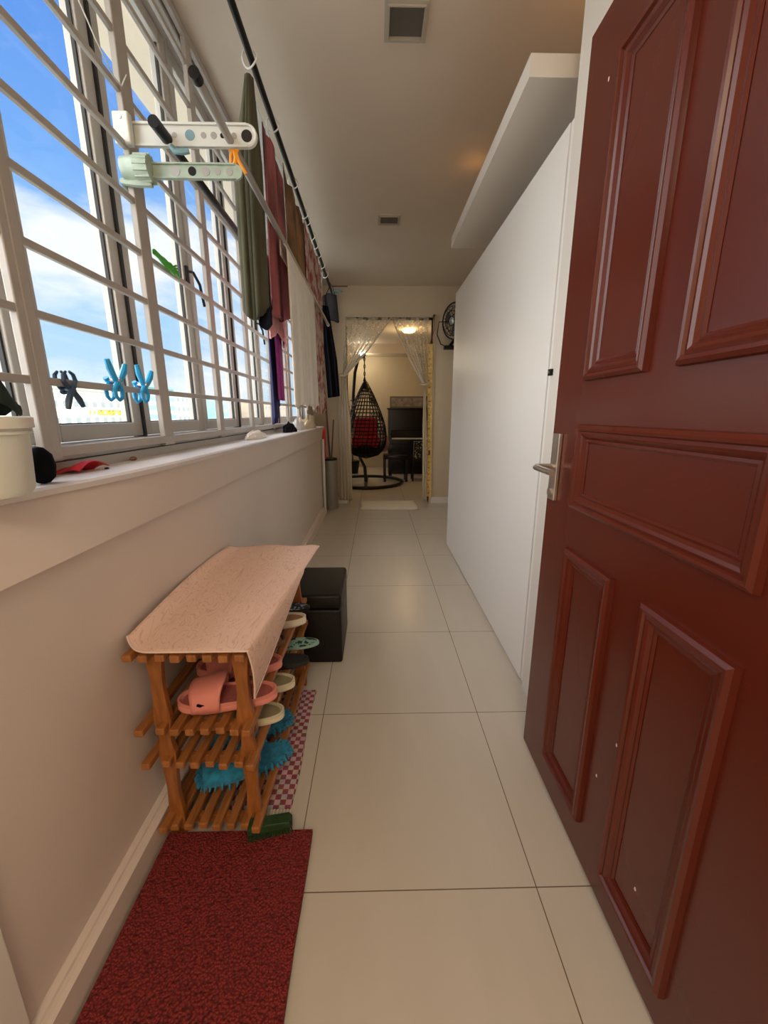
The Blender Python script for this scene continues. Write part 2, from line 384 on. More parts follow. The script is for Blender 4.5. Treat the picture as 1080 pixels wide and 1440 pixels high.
# left wall: low wall + thicker fascia under the sill, follows a gentle inward curve at the near end
struct('wall_left', MB().box(-.86, WX, -2.2, 4.56, 0, .86).box(-.86, -.62, -2.2, .42, .86, CZ), 'wall', 'cream low wall under the window')
edge0 = [(-2.2, -.66), (.5, -.655), (.74, -.628), (.86, -.604), (1.0, -.59), (1.18, -.579), (1.6, -.577), (4.56, -.575)]
def edge_x(y):
    for (a, xa), (b_, xb) in zip(edge0, edge0[1:]):
        if y <= b_:
            t_ = (y - a) / (b_ - a); return xa + (xb - xa) * t_
    return edge0[-1][1]
ys = [-2.2 + .3 * i for i in range(9)] + [.42 + .03 * i for i in range(40)] + [1.7 + .3 * i for i in range(10)] + [4.56]
edge = [(y, sum(edge_x(min(4.56, max(-2.2, y + d * .03))) for d in range(-3, 4)) / 7) for y in ys]
def fascia():
    mb = MB(); n = len(edge); vs = []
    for y, x in edge: vs += [(-.86, y, .862), (-.600, y, .862), (x - .008, y, .985), (-.86, y, .985)]
    fs = []
    for i in range(n - 1):
        for k in range(4): fs.append((i * 4 + k, i * 4 + (k + 1) % 4, i * 4 + 4 + (k + 1) % 4, i * 4 + 4 + k))
    fs += [(0, 1, 2, 3), tuple((n - 1) * 4 + k for k in (3, 2, 1, 0))]
    return mb.add(vs, fs)
struct('trim_1', fascia(), 'wall', 'plastered cream fascia just below the window sill', smooth=True, angle=30)
def sillm():
    n = len(edge); vs = []
    for y, x in edge: vs += [(-.90, y, .986), (x, y, .986), (x + .003, y, .998), (x - .004, y, 1.003), (-.90, y, 1.0)]
    fs = []
    for i in range(n - 1):
        for k in range(5): fs.append((i * 5 + k, i * 5 + (k + 1) % 5, i * 5 + 5 + (k + 1) % 5, i * 5 + 5 + k))
    fs += [(0, 1, 2, 3, 4), tuple((n - 1) * 5 + k for k in (4, 3, 2, 1, 0))]
    return MB().add(vs, fs)
struct('trim_2', sillm(), 'sill', 'white painted window sill ledge', smooth=True, angle=30)
struct('baseboard_left', MB().prism([(WX, 0), (-.582, 0), (-.582, .078), (-.592, .082), (-.600, .082), (-.602, .088), (-.612, .092), (WX, .092)], 1, .48, 4.54), 'wall', 'cream moulded skirting along the left wall')
struct('trim_3', MB().box(-.70, -.603, .10, .478, 0, .86), 'whitetrim', 'pale door jamb at the near end of the left wall')
struct('wall_left_recess', MB().box(-.86, -.76, 4.56, 5.3, 0, CZ), 'wallr', 'cream wall of the recess behind the garments')
struct('wall_back', MB().box(-.9, 1.4, -2.3, -2.2, 0, CZ), 'wall', 'cream wall behind the camera')
struct('wall_right', MB().box(.622, 1.1, -2.2, 1.488, 0, CZ), 'whitetrim', 'white wall behind the open red door')
struct('wall_right_alcove', MB().box(1.05, 1.15, 1.488, FARY, 0, CZ), 'wallr', 'cream wall beyond the white wardrobe')
DX0, DX1, DZ = -.345, .69, 2.245
struct('wall_far', MB().box(-.9, DX0, FARY, FARY + .15, 0, CZ).box(DX1, 1.4, FARY, FARY + .15, 0, CZ).box(DX0, DX1, FARY, FARY + .15, DZ, CZ), 'wallr', 'cream end wall around the curtained doorway')
struct('trim_4', MB().box(DX0 - .03, DX0, FARY - .012, FARY + .15, 0, DZ + .03).box(DX1, DX1 + .03, FARY - .012, FARY + .15, 0, DZ + .03).box(DX0, DX1, FARY - .012, FARY + .15, DZ, DZ + .03), 'wallr', 'cream frame of the far doorway')
struct('baseboard_far', MB().box(-.76, DX0 - .03, FARY - .018, FARY, 0, .08).box(DX1 + .03, 1.05, FARY - .018, FARY, 0, .08), 'whitetrim', 'low cream skirting along the end wall')
# living room beyond
struct('wall_room_back', MB().box(-.95, 3.2, 8.8, 8.9, 0, 2.6), 'wallr', 'beige living room wall behind the piano')
struct('wall_room_left', MB().box(-.95, -.86, 5.3, 8.8, 0, 2.6), 'wallr', 'living room side wall')
struct('wall_room_right', MB().box(3.1, 3.2, 5.3, 8.8, 0, 2.6), 'wallr', 'living room side wall at right')
struct('wall_room_front', MB().box(1.4, 3.2, 5.15, 5.3, 0, 2.6), 'wallr', 'living room side of the end wall')
struct('ceiling_room', MB().box(-.95, 3.2, 5.3, 8.9, 2.45, 2.6).box(-.86, 3.2, 8.3, 8.8, 2.28, 2.45), 'ceil', 'living room ceiling with dropped edge')

# hanging pelmet (cove) box
def cove():
    t = thing('ceiling_pelmet', 'white hanging box pelmet below the ceiling above the wardrobe', 'pelmet', (.77, 1.56, 2.18))
    o = (.77, 1.56, 2.18)
    MB(o).box(.495, 1.045, 1.56, 2.92, 2.178, 2.19).box(.495, .515, 1.56, 2.92, 2.1901, 2.24).box(.5151, 1.045, 1.56, 1.58, 2.1901, 2.24).box(.5151, 1.045, 2.90, 2.92, 2.1901, 2.24).build('panel', 'whitetrim', t)
    for y in (1.8, 2.25, 2.7): MB(o).tube([(.95, y, 2.19), (.95, y, 2.58)], .006, 8).build('hanger_rod', 'steel', t)
cove()

# ================================================================== WINDOW
def window():
    t = thing('window_1', 'long aluminium framed casement window above the sill', 'window', (FX, .42, 1.0), kind='structure')
    o = (FX, .42, 1.0)
    Y0, Y1 = .42, 4.56
    MB(o).box(-.86, -.742, Y0, Y1, 1.0, 1.062).box(-.86, -.742, Y0, Y1, 2.52, CZ).box(-.86, -.742, Y0, Y0 + .04, 1.062, 2.52).box(-.86, -.742, Y1 - .04, Y1, 1.062, 2.52).build('window_frame', 'alu', t, bevel=.003)
    MB(o).box(-.745, -.738, Y0, Y1, 1.027, 1.030).build('frame_shadow_line', 'gasket', t)  # thin black strip standing in for the shadow line along the frame foot
    bounds = [.46, 1.0, 1.425, 1.925, 2.425, 2.925, 3.425, 3.925, 4.52]
    for i in range(len(bounds) - 1):
        a, b_ = bounds[i], bounds[i + 1]
        sw = .052
        s = MB(o)
        s.box(-.835, -.795, a + .006, a + sw, 1.066, 2.515).box(-.835, -.795, b_ - sw, b_ - .006, 1.066, 2.515)
        s.box(-.835, -.795, a + sw, b_ - sw, 1.066, 1.110).box(-.835, -.795, a + sw, b_ - sw, 2.47, 2.515)
        fr = s.build('sash', 'alu', t, bevel=.003)
        g = MB(o).box(-.817, -.813, a + sw, b_ - sw, 1.11, 2.47).build('pane', 'glass', fr)
        g = MB(o)
        for yy, d in ((a + sw, 1), (b_ - sw, -1)):
            g.box(-.814, -.8045, min(yy, yy + d * .006), max(yy, yy + d * .006), 1.11, 2.47)
        g.box(-.816, -.806, a + sw, b_ - sw, 1.108, 1.113)
        g.build('gasket', 'gasket', fr)
        if i: MB(o).box(-.83, -.789, a - .006, a + .006, 1.062, 2.52).build('mullion', 'gasket' if i % 2 == 0 else 'alu', t)
    for yy in (1.90, 2.9):
        h = MB(o).box(-.797, -.785, yy - .01, yy + .01, 1.66, 1.74, .003).tube([(-.787, yy, 1.72), (-.765, yy, 1.715), (-.758, yy + .04, 1.68), (-.758, yy + .07, 1.60)], .006, 8)
        h.build('window_handle', 'blackm', t, smooth=True)
window()
def grille():
    t = thing('window_grille', 'off-white painted metal safety grille in front of the long window', 'grille', (GX, .42, 1.03)); o = (GX, .42, 1.03)
    zs = [1.207 + .1385 * i for i in range(10)]
    posts = [(.922, .025), (1.445, .031), (1.955, .026), (2.45, .024), (2.95, .022), (3.45, .022), (3.95, .022), (4.40, .022)]
    for y, hw in posts:
        m = MB(o).box(GX - .009, GX + .009, y - hw, y + hw, 1.032, 2.56)
        if hw >= .025 and hw < .026 and y < 1: m.box(GX - .008, GX + .0105, y - .006, y + hw - .004, 1.034, 2.558); m.box(GX - .008, GX + .008, y, y + .055, 1.034, 1.066)
        m.build('post', 'grille', t, bevel=.003)
    for z in zs:
        MB(o).box(GX - .006, GX + .007, .43, 4.5, z - .0085, z + .0085).build('bar', 'grille', t, bevel=.002)
    MB(o).box(GX - .008, GX + .010, .43, 4.5, 2.535, 2.565).build('top_rail', 'grille', t, bevel=.002)
    MB(o).box(GX - .008, GX + .010, .43, 4.5, 1.040, 1.064).build('bottom_rail', 'grille', t, bevel=.002)
grille()

# ================================================================== OUTSIDE
def building(name, label, x, y0, y1, z1, m, rows, cols, zr0, zr1, ww=.9, wh=1.1, wm='bldwin', sign=False, parapet=True):
    t = thing(name, label, 'building', (x, (y0 + y1) / 2, -22)); o = (x, (y0 + y1) / 2, -22)
    MB(o).box(x - 12, x, y0, y1, -22, z1).build('wall', m, t)
    if parapet: MB(o).box(x - 12.1, x + .25, y0 - .1, y1 + .1, z1 - .25, z1 + .15).build('parapet', m, t)
    for r in range(rows):
        z = zr0 + (zr1 - zr0) * r / max(1, rows - 1)
        for c in range(cols):
            y = y0 + (y1 - y0) * (c + .5) / cols
            MB(o).box(x - .1, x + .06, y - ww / 2, y + ww / 2, z - wh / 2, z + wh / 2).build('window', wm, t)
    if sign:
        y = y0 + (y1 - y0) * .60
        for k in range(9):
            s = MB(o)
            if k in (0, 1): s.box(x, x + .12, y, y + .14, .05 + 1.0, 1.55)
            else:
                s.box(x, x + .12, y, y + .16, .98, 1.62)
                s.box(x, x + .12, y + .16, y + .6, 1.46, 1.62)
                if k % 2: s.box(x, x + .12, y + .16, y + .6, .98, 1.12)
                if k % 3: s.box(x, x + .12, y + .44, y + .6, .98, 1.62)
            y += .80
            s.build('sign_letter', 'bldyel', t)
    return t
building('office_building', 'cream building with two rows of small windows and yellow lettering', -36, 40, 61.5, 4.2, 'bld', 2, 13, .4, 2.3, .75, .65, sign=True)
building('apartment_building', 'pale green glazed building right of the cream building', -42, 76, 88, 6.2, 'bldg', 5, 7, -2, 4.8, 1.5, .8, 'bldw')
building('apartment_building', 'low cream block behind the green glazed building', -46, 90, 104, 6.0, 'bldw', 4, 6, -2, 4.4, 1.1, .9, 'bldwin')
building('apartment_building', 'narrow glazed block seen past the third grille post', -40, 108, 124, 5.2, 'bldg', 4, 6, -2, 4, 1.3, .8, 'bldw')
building('apartment_building', 'tan low block farthest along the skyline', -34, 128, 160, 4.6, 'bldb', 3, 8, -2, 3, 1.5, .8, 'bldwin')
tag(MB().box(-260, -5, -60, 300, -22.2, -22).build('ground', mat('far_ground', (.45, .47, .42), .9)), 'distant street level far below the window', None, kind='structure')

# ================================================================== RED DOOR
def door():
    o = (.54, .33, 0)
    t = thing('door_1', 'open oxblood red panelled front door at right', 'door', o, kind='structure')
    X = .522
    MB(o).box(X, X + .042, .325, 1.192, .012, 2.012).build('door_leaf', 'door', t, bevel=.002)
    prof = [(0, 0), (.002, .011), (.009, .016), (.015, .015), (.018, .010), (.024, .012), (.030, .009), (.036, .003), (.041, .0045), (.046, .001)]
    for y0, y1, z0, z1 in ((.800, 1.029, 1.215, 1.878), (.492, .716, 1.215, 1.878), (.492, 1.029, .896, 1.112), (.806, 1.027, .112, .787), (.492, .704, .094, .785)):
        vs = []; fs = []
        for d, h in prof:
            vs += [(X - h, y0 + d, z0 + d), (X - h, y1 - d, z0 + d), (X - h, y1 - d, z1 - d), (X - h, y0 + d, z1 - d)]
        for i in range(len(prof) - 1):
            for k in range(4): fs.append((i * 4 + k, i * 4 + (k + 1) % 4, i * 4 + 4 + (k + 1) % 4, i * 4 + 4 + k))
        MB(o).add(vs, fs).build('panel_moulding', 'door', t)
    h = MB(o).box(X - .011, X, 1.125, 1.165, .893, 1.083, .002).build('handle_plate', 'steel', t)
    MB(o).tube([(X - .008, 1.145, .990), (X - .05, 1.145, .990), (X - .060, 1.143, .990), (X - .065, 1.135, .989), (X - .066, 1.12, .989), (X - .066, 1.025, .988)], .0085, 12).build('lever', 'steel', h, smooth=True)
    bm = MB(o).tube([(X - .010, 1.145, .915), (X - .018, 1.145, .915)], .0115, 14).build('lock_cylinder', 'steel', h)
    for y, z in ((.72, .335 + .1), (.60, .20), (1.085, 1.86), (.77, .30)):
        MB(o).ball((X, y, z), .004, 1, (.25, .8, 1.3)).build('paint_chip', 'chip', t)
    for z in (.25, 1.75): MB(o).tube([(X + .035, .322, z - .05), (X + .035, .322, z + .05)], .008, 10).build('hinge', 'steel', t)
door()

# ================================================================== WARDROBE
def wardrobe():
    o = (.83, 2.45, 0)
    t = thing('sliding_wardrobe', 'tall plain white wardrobe with flat doors along the right side', 'wardrobe', o)
    MB(o).box(.655, 1.045, 1.495, 3.42, .0, 2.04).build('body', 'white', t)
    MB(o).box(.629, .653, 1.535, 3.42, .006, 2.045, .002).build('sliding_door', 'white', t)
    MB(o).box(.632, .653, 1.495, 1.531, .006, 2.045, .002).build('side_stile', 'white', t)
wardrobe()
t = thing('door_catch', 'small black catch on the white wall edge beside the wardrobe', 'door catch', (.618, 1.479, 1.279))
MB().box(-.006, .004, -.011, .011, -.011, .011, .001).build('catch_plate', 'black', t)
MB().tube([(-.006, 0, 0), (-.010, 0, 0)], .004, 8).build('screw', 'steel', t)
tag(MB((.72, 3.0, 2.04)).tube([(.68, 2.95, 2.052), (.68, 3.08, 2.08), (.70, 3.2, 2.055), (.68, 3.36, 2.07), (.70, 3.40, 2.052)], .008, 6).build('cable', 'black', smooth=True), 'dark cable lying along the top edge of the white wardrobe', 'cable').location = (.72, 3.0, 2.04)

# ================================================================== CEILING LIGHTS
def downlight(x, y, sx, sy, label):
    t = thing('recessed_downlight', label, 'ceiling light', (x, y, CZ), group=None); o = (x, y, CZ)
    m = MB(o); z = CZ
    for a, b_, h0, h1 in ((1.0, .84, 0, .012), (.84, .78, 0, .018)):
        m.box(x - sx * a, x + sx * a, y - sy * a, y - sy * b_, z - h1, z - .0005).box(x - sx * a, x + sx * a, y + sy * b_, y + sy * a, z - h1, z - .0005)
        m.box(x - sx * a, x - sx * b_, y - sy * b_, y + sy * b_, z - h1, z - .0005).box(x + sx * b_, x + sx * a, y - sy * b_, y + sy * b_, z - h1, z - .0005)
    m.build('frame', 'hatch', t)
    MB(o).box(x - sx * .76, x + sx * .76, y - sy * .76, y + sy * .76, z - .006, z - .0005).build('reflector', 'glassgrey', t)
downlight(.123, 1.905, .082, .085, 'larger unlit square ceiling light near the top of the photo')
downlight(.112, 3.50, .085, .083, 'unlit square ceiling light farther along the corridor')

# ================================================================== RED MAT, RUGS
t = MB((-.38, .6, 0))
def matf(u, v):
    y = .30 + (.876 - .30) * v; xr = -.180 + .0012 * math.sin(9 * v); xl = -.572
    return (xl + (xr - xl) * u, y, .014)
t.sheet(matf, 40, 40)
o = t.build('door_mat', 'coil', solid=.012); o.location = (-.38, .6, 0)
tag(o, 'red coiled vinyl mat on the floor in front of the shoe rack', 'mat')
t = MB((-.36, 1.2, 0)).sheet(lambda u, v: (-.46 + .205 * u + .004 * math.sin(7 * v), .95 + .52 * v, .006), 10, 24)
o = t.build('checked_rug', 'check', solid=.006); o.location = (-.36, 1.2, 0)
tag(o, 'pink and white checked woven rug under the right side of the shoe rack', 'rug')
fr = MB()
for k in range(22):
    x = -.455 + .2 * k / 21 + .36 - 0; fr.box(x - .0015, x + .0015, .95 - 1.2 - .016, .95 - 1.2, .002, .005)
fr.build('fringe', 'rug', o)
o = MB((.15, 4.9, 0)).sheet(lambda u, v: (-.19 + .70 * u + .01 * math.sin(5 * v), 4.74 + .46 * v, .012 + .003 * math.sin(20 * u) * math.sin(9 * v)), 24, 14).build('bath_mat', 'rug', solid=.02, smooth=True)
o.location = (.15, 4.9, 0); tag(o, 'small cream rug lying on the floor at the curtained doorway', 'rug')

# ================================================================== SHOE RACK
RK = (-.45, .89, 0)
rack = thing('shoe_rack', 'orange-brown slatted wooden shoe rack against the left wall', 'shoe rack', RK, rz=-math.radians(1.3))
LV = {'top': .588, 'b': .366, 'c': .262, 'd': .060}
def rack_leg(x, y, flip):
    m = MB(RK); n = 24; L = []; Rr = []
    for i in range(n + 1):
        z = .585 * i / n
        # waists between shelves: side edges bow in
        b_ = .0
        for a, c in ((.06, .25), (.27, .36), (.38, .56)):
            if a < z < c: b_ = .0075 * math.sin(PI * (z - a) / (c - a))
        L.append((x - .0225 + b_, z)); Rr.append((x + .0225 - b_, z))
    m.prism(L + Rr[::-1], 1, y - .009, y + .009)
    return m.build('leg', 'wood', rack, bevel=.002)
for x in (-.553, -.339):
    for y in (.895, 1.52): rack_leg(x, y, 1)
for z in (.560, .338, .236, .032):
    for y in (.912, 1.503): MB(RK).box(-.575, -.318, y - .008, y + .008, z - .016, z + .010).build('crossbar', 'wood', rack, bevel=.002)
for key, z in LV.items():
    xs = [-.586 + .0378 * i for i in range(8)]
    for i, x in enumerate(xs):
        zz = z; hw = .0115
        if key == 'd' and i == 0: x = -.566
        if key != 'top' and i in (0, 7): zz = z + .015
        dy = random.uniform(-.004, .004)
        if key != 'top' and i not in (0, 7): y0, y1 = .862 + dy, 1.56
        else: y0, y1 = .842 + dy, 1.58
        # skip slats that would run through a leg: raise them in front as in a joint
        MB(RK).box(x - hw, x + hw, y0, y1, zz - .019, zz).build('slat', 'woodl', rack, bevel=.0035)

# bench cover cloth draped over the top
def cover_fn(u, v):
    # u across (wall -> room), v along (near -> far)
    y = .838 + (1.615 - .838) * v
    xl = -.604 + .006 * math.sin(v * 7); xr = -.300 + .062 * v
    # front right corner hangs down as a flap
    x = xl + (xr - xl) * u
    z = .600 + .003 * math.sin(11 * u + 3 * v) * math.sin(8 * v)
    # curl up at the wall
    c = max(0, 1 - u / .14); z += .030 * c * c * (.4 + .6 * math.sin(PI * min(1, v * 1.1)))
    # rounded near-left corner
    if v < .12 and u < .25: y += .05 * (1 - v / .12) * (1 - u / .25) ** 2
    if v > .9 and u < .2: y -= .04 * (v - .9) / .1 * (1 - u / .2)
    if v > .93 and u > .9: y -= .02 * (v - .93) / .07 * (u - .9) / .1
    return Vector((x, y, z))
m = MB((-.42, 1.2, .575))
nu, nv = 36, 60
m.sheet(lambda u, v: cover_fn(u, v), nu, nv)
# hanging triangular flap on the room side
def flap(u, v):
    # u along y (near -> far), v downward
    y = .838 + .50 * u
    p = cover_fn(1, (y - .838) / (1.625 - .838))
    depth = .165 * max(0, 1 - u) ** .9
    tip = .05
    return Vector((p.x + .006 * math.sin(PI * v) + .0 * v - .012 * v * (1 - u), y + tip * v * (1 - u), p.z - depth * v))
m.sheet(flap, 24, 10)
o = m.build('bench_cover', 'cover', solid=.0035, smooth=True); o.location = (-.42, 1.2, .575)
bm = bmesh.new(); bm.from_mesh(o.data); bmesh.ops.remove_doubles(bm, verts=bm.verts[:], dist=.001); bmesh.ops.recalc_face_normals(bm, faces=bm.faces[:]); bm.to_mesh(o.data); bm.free()
tag(o, 'peach cloth with faint wood-grain lines draped over the top of the shoe rack', 'cloth')
# stitched hem
hem = MB((-.42, 1.2, .575))
pts = [cover_fn(u / 30, 0) + Vector((0, -.001, .001)) for u in range(31)] + [flap(0, v / 8) + Vector((.001, -.001, 0)) for v in range(1, 9)]
pts += [flap(u / 20, 1) + Vector((.001, 0, 0)) for u in range(1, 21)] + [cover_fn(1, .65 + .35 * v / 12) for v in range(1, 13)]
hem.tube(pts, .0028, 6); hem.build('hem', mat('peach_hem', (.80, .60, .52), .8), o, smooth=True)

# ------------------------------------------------------------------ slippers
def sole_outline(L, W, n=40, waist=.12):
    pts = []
    for i in range(n):
        a = 2 * PI * i / n; cx = math.cos(a); sy = math.sin(a)
        x = L / 2 * (abs(cx) ** .82) * (1 if cx >= 0 else -1)
        t_ = (x / L + .5)
        wd = W / 2 * (1 - waist * math.exp(-((t_ - .42) / .16) ** 2)) * (.86 + .14 * t_)
        pts.append((x, wd * (abs(sy) ** .85) * (1 if sy >= 0 else -1)))
    return pts
def slab(m, outline, z0, z1, inset=.0):
    n = len(outline); vs = []; prof = [(.90, z0), (1.0, z0 + (z1 - z0) * .25), (1.0, z1 - .003), (.97, z1)]
    for s_, z in prof: vs += [(x * s_, y * s_, z) for x, y in outline]
    fs = [tuple(range(n))[::-1]]
    for i in range(3):
        for k in range(n): fs.append((i * n + k, i * n + (k + 1) % n, (i + 1) * n + (k + 1) % n, (i + 1) * n + k))
    fs.append(tuple(3 * n + k for k in range(n))); m.add(vs, fs)
def slipper(name, label, loc, rz, sole='pink', bed='pinkd', strap='pink', L=.25, W=.10, H=.028, sx0=.02, sx1=.42, sh=.055, cutout=False, group=None, cat='slipper', lip=True, strapm=None):
    t = thing(name, label, cat, loc, rz, group)
    ol = sole_outline(L, W)
    m = MB(); slab(m, ol, 0, H * .72)
    if lip:   # raised rim
        n = len(ol); vs = []
        for s_, z in ((.985, H * .6), (1.0, H), (.955, H + .001), (.90, H * .74)): vs += [(x * s_, y * s_, z) for x, y in ol]
        m.add(vs, [(i * n + k, i * n + (k + 1) % n, (i + 1) * n + (k + 1) % n, (i + 1) * n + k) for i in range(3) for k in range(n)])
    m.build('sole', sole, t, smooth=True, angle=50)
    m = MB(); n = len(ol); vs = [(x * .93, y * .93, H * .76) for x, y in ol]; m.add(vs + [(x * .93, y * .93, H * .70) for x, y in ol], [tuple(range(n)), tuple(range(n, 2 * n))[::-1]] + [(k, (k + 1) % n, n + (k + 1) % n, n + k) for k in range(n)])
    m.build('footbed', bed, t)
    if strap:
        def sf(u, v):
            a = PI * u; x = L * (sx0 + (sx1 - sx0) * v) + .018 * math.cos(a) * math.cos(a) * (v - .5) * -1.2
            t_ = x / L + .5; hw = W / 2 * (1.03 - .32 * max(0, (t_ - .62)) ** 1.1)
            return (x, -hw * math.copysign(abs(math.cos(a)) ** .8, math.cos(a)), H * .45 + (sh * (1 - .30 * v)) * (max(0, math.sin(a)) ** .7))
        MB().sheet(sf, 20, 8).build('strap', strap, t, solid=.006, smooth=True)
        if cutout:
            c = MB()
            pts = []
            c.prism([(.026, L * .06), (.034, L * .14), (.042, L * .25), (.036, L * .26), (.026, L * .17)], 0, 0, 1)
            c.v = [Vector((v.z, W * (.50 + .020 * v.x), v.y)) for v in c.v]
            c.build('cutout', 'blackc', t)
    return t
zb = LV['b']; zc = LV['c']; zd = LV['d']
slipper('slipper', 'pink rubber slipper at the front of the rack with a slit in its strap', (-.400, .945, zb + .014), PI + .14, cutout=True, L=.255, W=.105, sh=.070, sx0=-.0, sx1=.36, group=None)
slipper('slipper', 'second pink slipper just behind the front pink one', (-.415, 1.085, zb + .014), PI + .10, L=.25, W=.10, sh=.065, sx0=0, sx1=.36)
slipper('slipper', 'cream slipper with olive insole poking out below the front pink slipper', (-.39, 1.00, zc + .014), PI + .05, 'cream', 'creamd', 'cream', L=.24, W=.095, H=.026, sh=.05)
slipper('slipper', 'cream slipper with olive insole farther back beside the black straw slipper', (-.385, 1.135, zc + .014), PI + .08, 'cream', 'creamd', 'cream', L=.24, W=.095, H=.026, sh=.05)
slipper('slipper', 'black straw-soled slipper between the cream slippers and the mint sandal', (-.365, 1.255, zc + .014), PI + .12, 'flbk', 'flbk', 'flbk', L=.25, W=.09, H=.02, sh=.05)
slipper('sandal', 'mint green sandal with dark printed insole sticking out of the rack', (-.345, 1.375, zc + .014), PI + .14, 'mint', 'mintst', 'darkfl', L=.25, W=.09, H=.016, sh=.05, cat='sandal', lip=False)
slipper('sandal', 'black sandal with small white flowers near the stool', (-.385, 1.46, zb + .014), PI + .10, 'black', 'darkfl', 'darkfl', L=.24, W=.088, H=.02, sh=.05, cat='sandal', lip=False)
slipper('sandal', 'white sandal with tan insole on the shelf nearest the dark stool', (-.385, 1.345, zb + .014), PI + .16, 'rug', 'tan', 'floral', L=.25, W=.09, H=.03, sh=.05, cat='sandal')
slipper('slipper', 'brown patterned slipper under the cover beside the tan sandal', (-.425, 1.215, zb + .014), PI + .10, 'brown', 'tan', 'darkfl', L=.23, W=.09, H=.02, sh=.05)
def chenille(label, loc, rz):
    t = thing('mop_slipper', label, 'slipper', loc, rz); random.seed(int(loc[1] * 1000))
    L, W = .262, .112; ol = sole_outline(L, W, waist=.05)
    m = MB(); slab(m, ol, 0, .022); m.build('sole', 'blue', t, smooth=True)
    m = MB().sheet(lambda u, v: (L * (-.08 + .54 * v) + 0, -W * .5 * math.cos(PI * u) * (1 - .55 * max(0, v - .45) ** 1.4), .018 + .048 * math.sin(PI * u) ** .8 * (1 - .45 * v)), 18, 10)
    m.build('upper', 'blue', t, solid=.007, smooth=True)
    f = MB()
    for k in range(150):
        a = 2 * PI * k / 150 + random.uniform(-.02, .02); i = int(a / (2 * PI) * len(ol)) % len(ol); x, y = ol[i]
        d = Vector((x / L, y / W * 1.2, 0)).normalized(); z = random.uniform(.006, .026); l = random.uniform(.012, .020)
        p = Vector((x * .97, y * .97, z)); q = p + d * l * .6 + Vector((0, 0, .003)); r_ = p + d * l + Vector((random.uniform(-.003, .003), random.uniform(-.003, .003), -.008))
        if r_.z < .004: r_.z = .004
        f.tube([p, q, r_], [.0030, .0036, .0022], 5)
    f.build('fringe', 'blue', t, smooth=True)
chenille('blue fringed mop slipper at the front on the lowest shelf', (-.410, 1.040, zd + .006), PI + .42)
chenille('blue fringed mop slipper just behind the front one, heel sticking out', (-.435, 1.185, zd + .006), PI + .36)
# box on shelf
o_ = (-.50, 1.16, zb + .016)
t = thing('shoe_box', 'pale grey box standing on the shelf behind the pink slippers', 'box', o_, rz=.05)
MB().box(-.075, .045, -.02, .10, 0, .088, .003).build('box_body', 'box', t)
MB().box(-.078, .048, -.024, .104, .088, .104, .003).build('lid', 'bldw', t)
# green scrubbing brush at foot of rack
t = thing('scrub_brush', 'dark green bristled brush at the foot of the rack on the red mat', 'brush', (-.293, .868, .02), rz=.22)
MB().prism([(-.060, .018), (.058, .014), (.060, .022), (.052, .034), (-.050, .042), (-.058, .034)], 1, -.010, .022).build('brush_back', 'brushg', t, bevel=.003)
bb = MB()
for i in range(26):
    for j in range(6):
        x = -.055 + .11 * i / 25; y = -.008 + .028 * j / 5
        bb.tube([(x, y, .017), (x * 1.04 + random.uniform(-.002, .002), y * 1.2 - .004, .001)], .0016, 4)
bb.build('bristles', 'brushg', t)

# ================================================================== STOOL
t = thing('leather_stool', 'dark brown-black leather cube stool behind the shoe rack', 'stool', (-.32, 1.85, 0), rz=0)
o_ = (-.32, 1.85, 0)
def cush(x0, x1, y0, y1, z0, z1, b_): return MB(o_).box(x0, x1, y0, y1, z0, z1, b_)
cush(-.51, -.160, 1.67, 2.02, .0, .272, .012).build('base', 'leather', t, smooth=True)
cush(-.512, -.158, 1.668, 2.022, .274, .345, .016).build('padded_top', 'leather', t, smooth=True)
t.location.y += 0

# ================================================================== SILL THINGS
# white tub
TB = (-.640, .662, 1.003)
t = thing('plastic_tub', 'translucent white plastic tub with dark cloth on the sill', 'tub', TB)
MB().lathe([(.050, 0), (.058, .003), (.064, .012), (.070, .105), (.0715, .110), (.078, .112), (.0785, .128), (.075, .130), (.072, .128), (.068, .112), (.060, .012), (.05, .008)], (0, 0, 0), 40).build('tub_body', 'tub', t, smooth=True, angle=35)
MB().lathe([(.0705, .1015), (.0745, .1025), (.0745, .106), (.0715, .108)], (0, 0, 0), 40, cap=False).build('rim_band', 'tub', t, smooth=True)
def heap(u, v):
    a = 2 * PI * u; r = .066 * math.sin(min(1, v * 1.05) * PI / 2)
    h = .140 + .095 * (1 - v) * (1 + .3 * math.sin(3 * a)) + .01 * math.sin(5 * a + 9 * v)
    return (r * math.cos(a) - .020 * (1 - v), r * math.sin(a) - .03 * (1 - v), h)
o = MB().sheet(heap, 36, 14).build('dark_cloth', 'dgreen', smooth=True); o.location = TB
tag(o, 'dark green cloth heaped inside the white tub', 'cloth')
o = MB().lathe([(.001, 0), (.012, .002), (.024, .012), (.028, .034), (.024, .056), (.010, .070), (.001, .072)], (0, 0, 0), 20, sx=.7).build('black_pouch', 'blackc', smooth=True); o.location = (-.655, .800, 1.003)
tag(o, 'small black rounded pouch on the sill behind the white tub', 'pouch')
# red scrap
m = MB().prism([(-.055, 0), (.052, .004), (.050, .010), (.030, .018), (-.05, .004)], 1, -.02, .02)
def scrap(u, v):
    x = -.115 + .115 * u + .05 * v * (1 - u) * .6; y = -.070 + .105 * v + .03 * u
    return (x + .06, y, .002 + .018 * math.sin(PI * v) * u + .006 * math.sin(9 * u))
o = MB().sheet(scrap, 14, 10).build('red_scrap', 'red', solid=.002); o.location = (-.742, .975, 1.004)
tag(o, 'crumpled red plastic scrap lying on the sill near the tub', 'scrap')
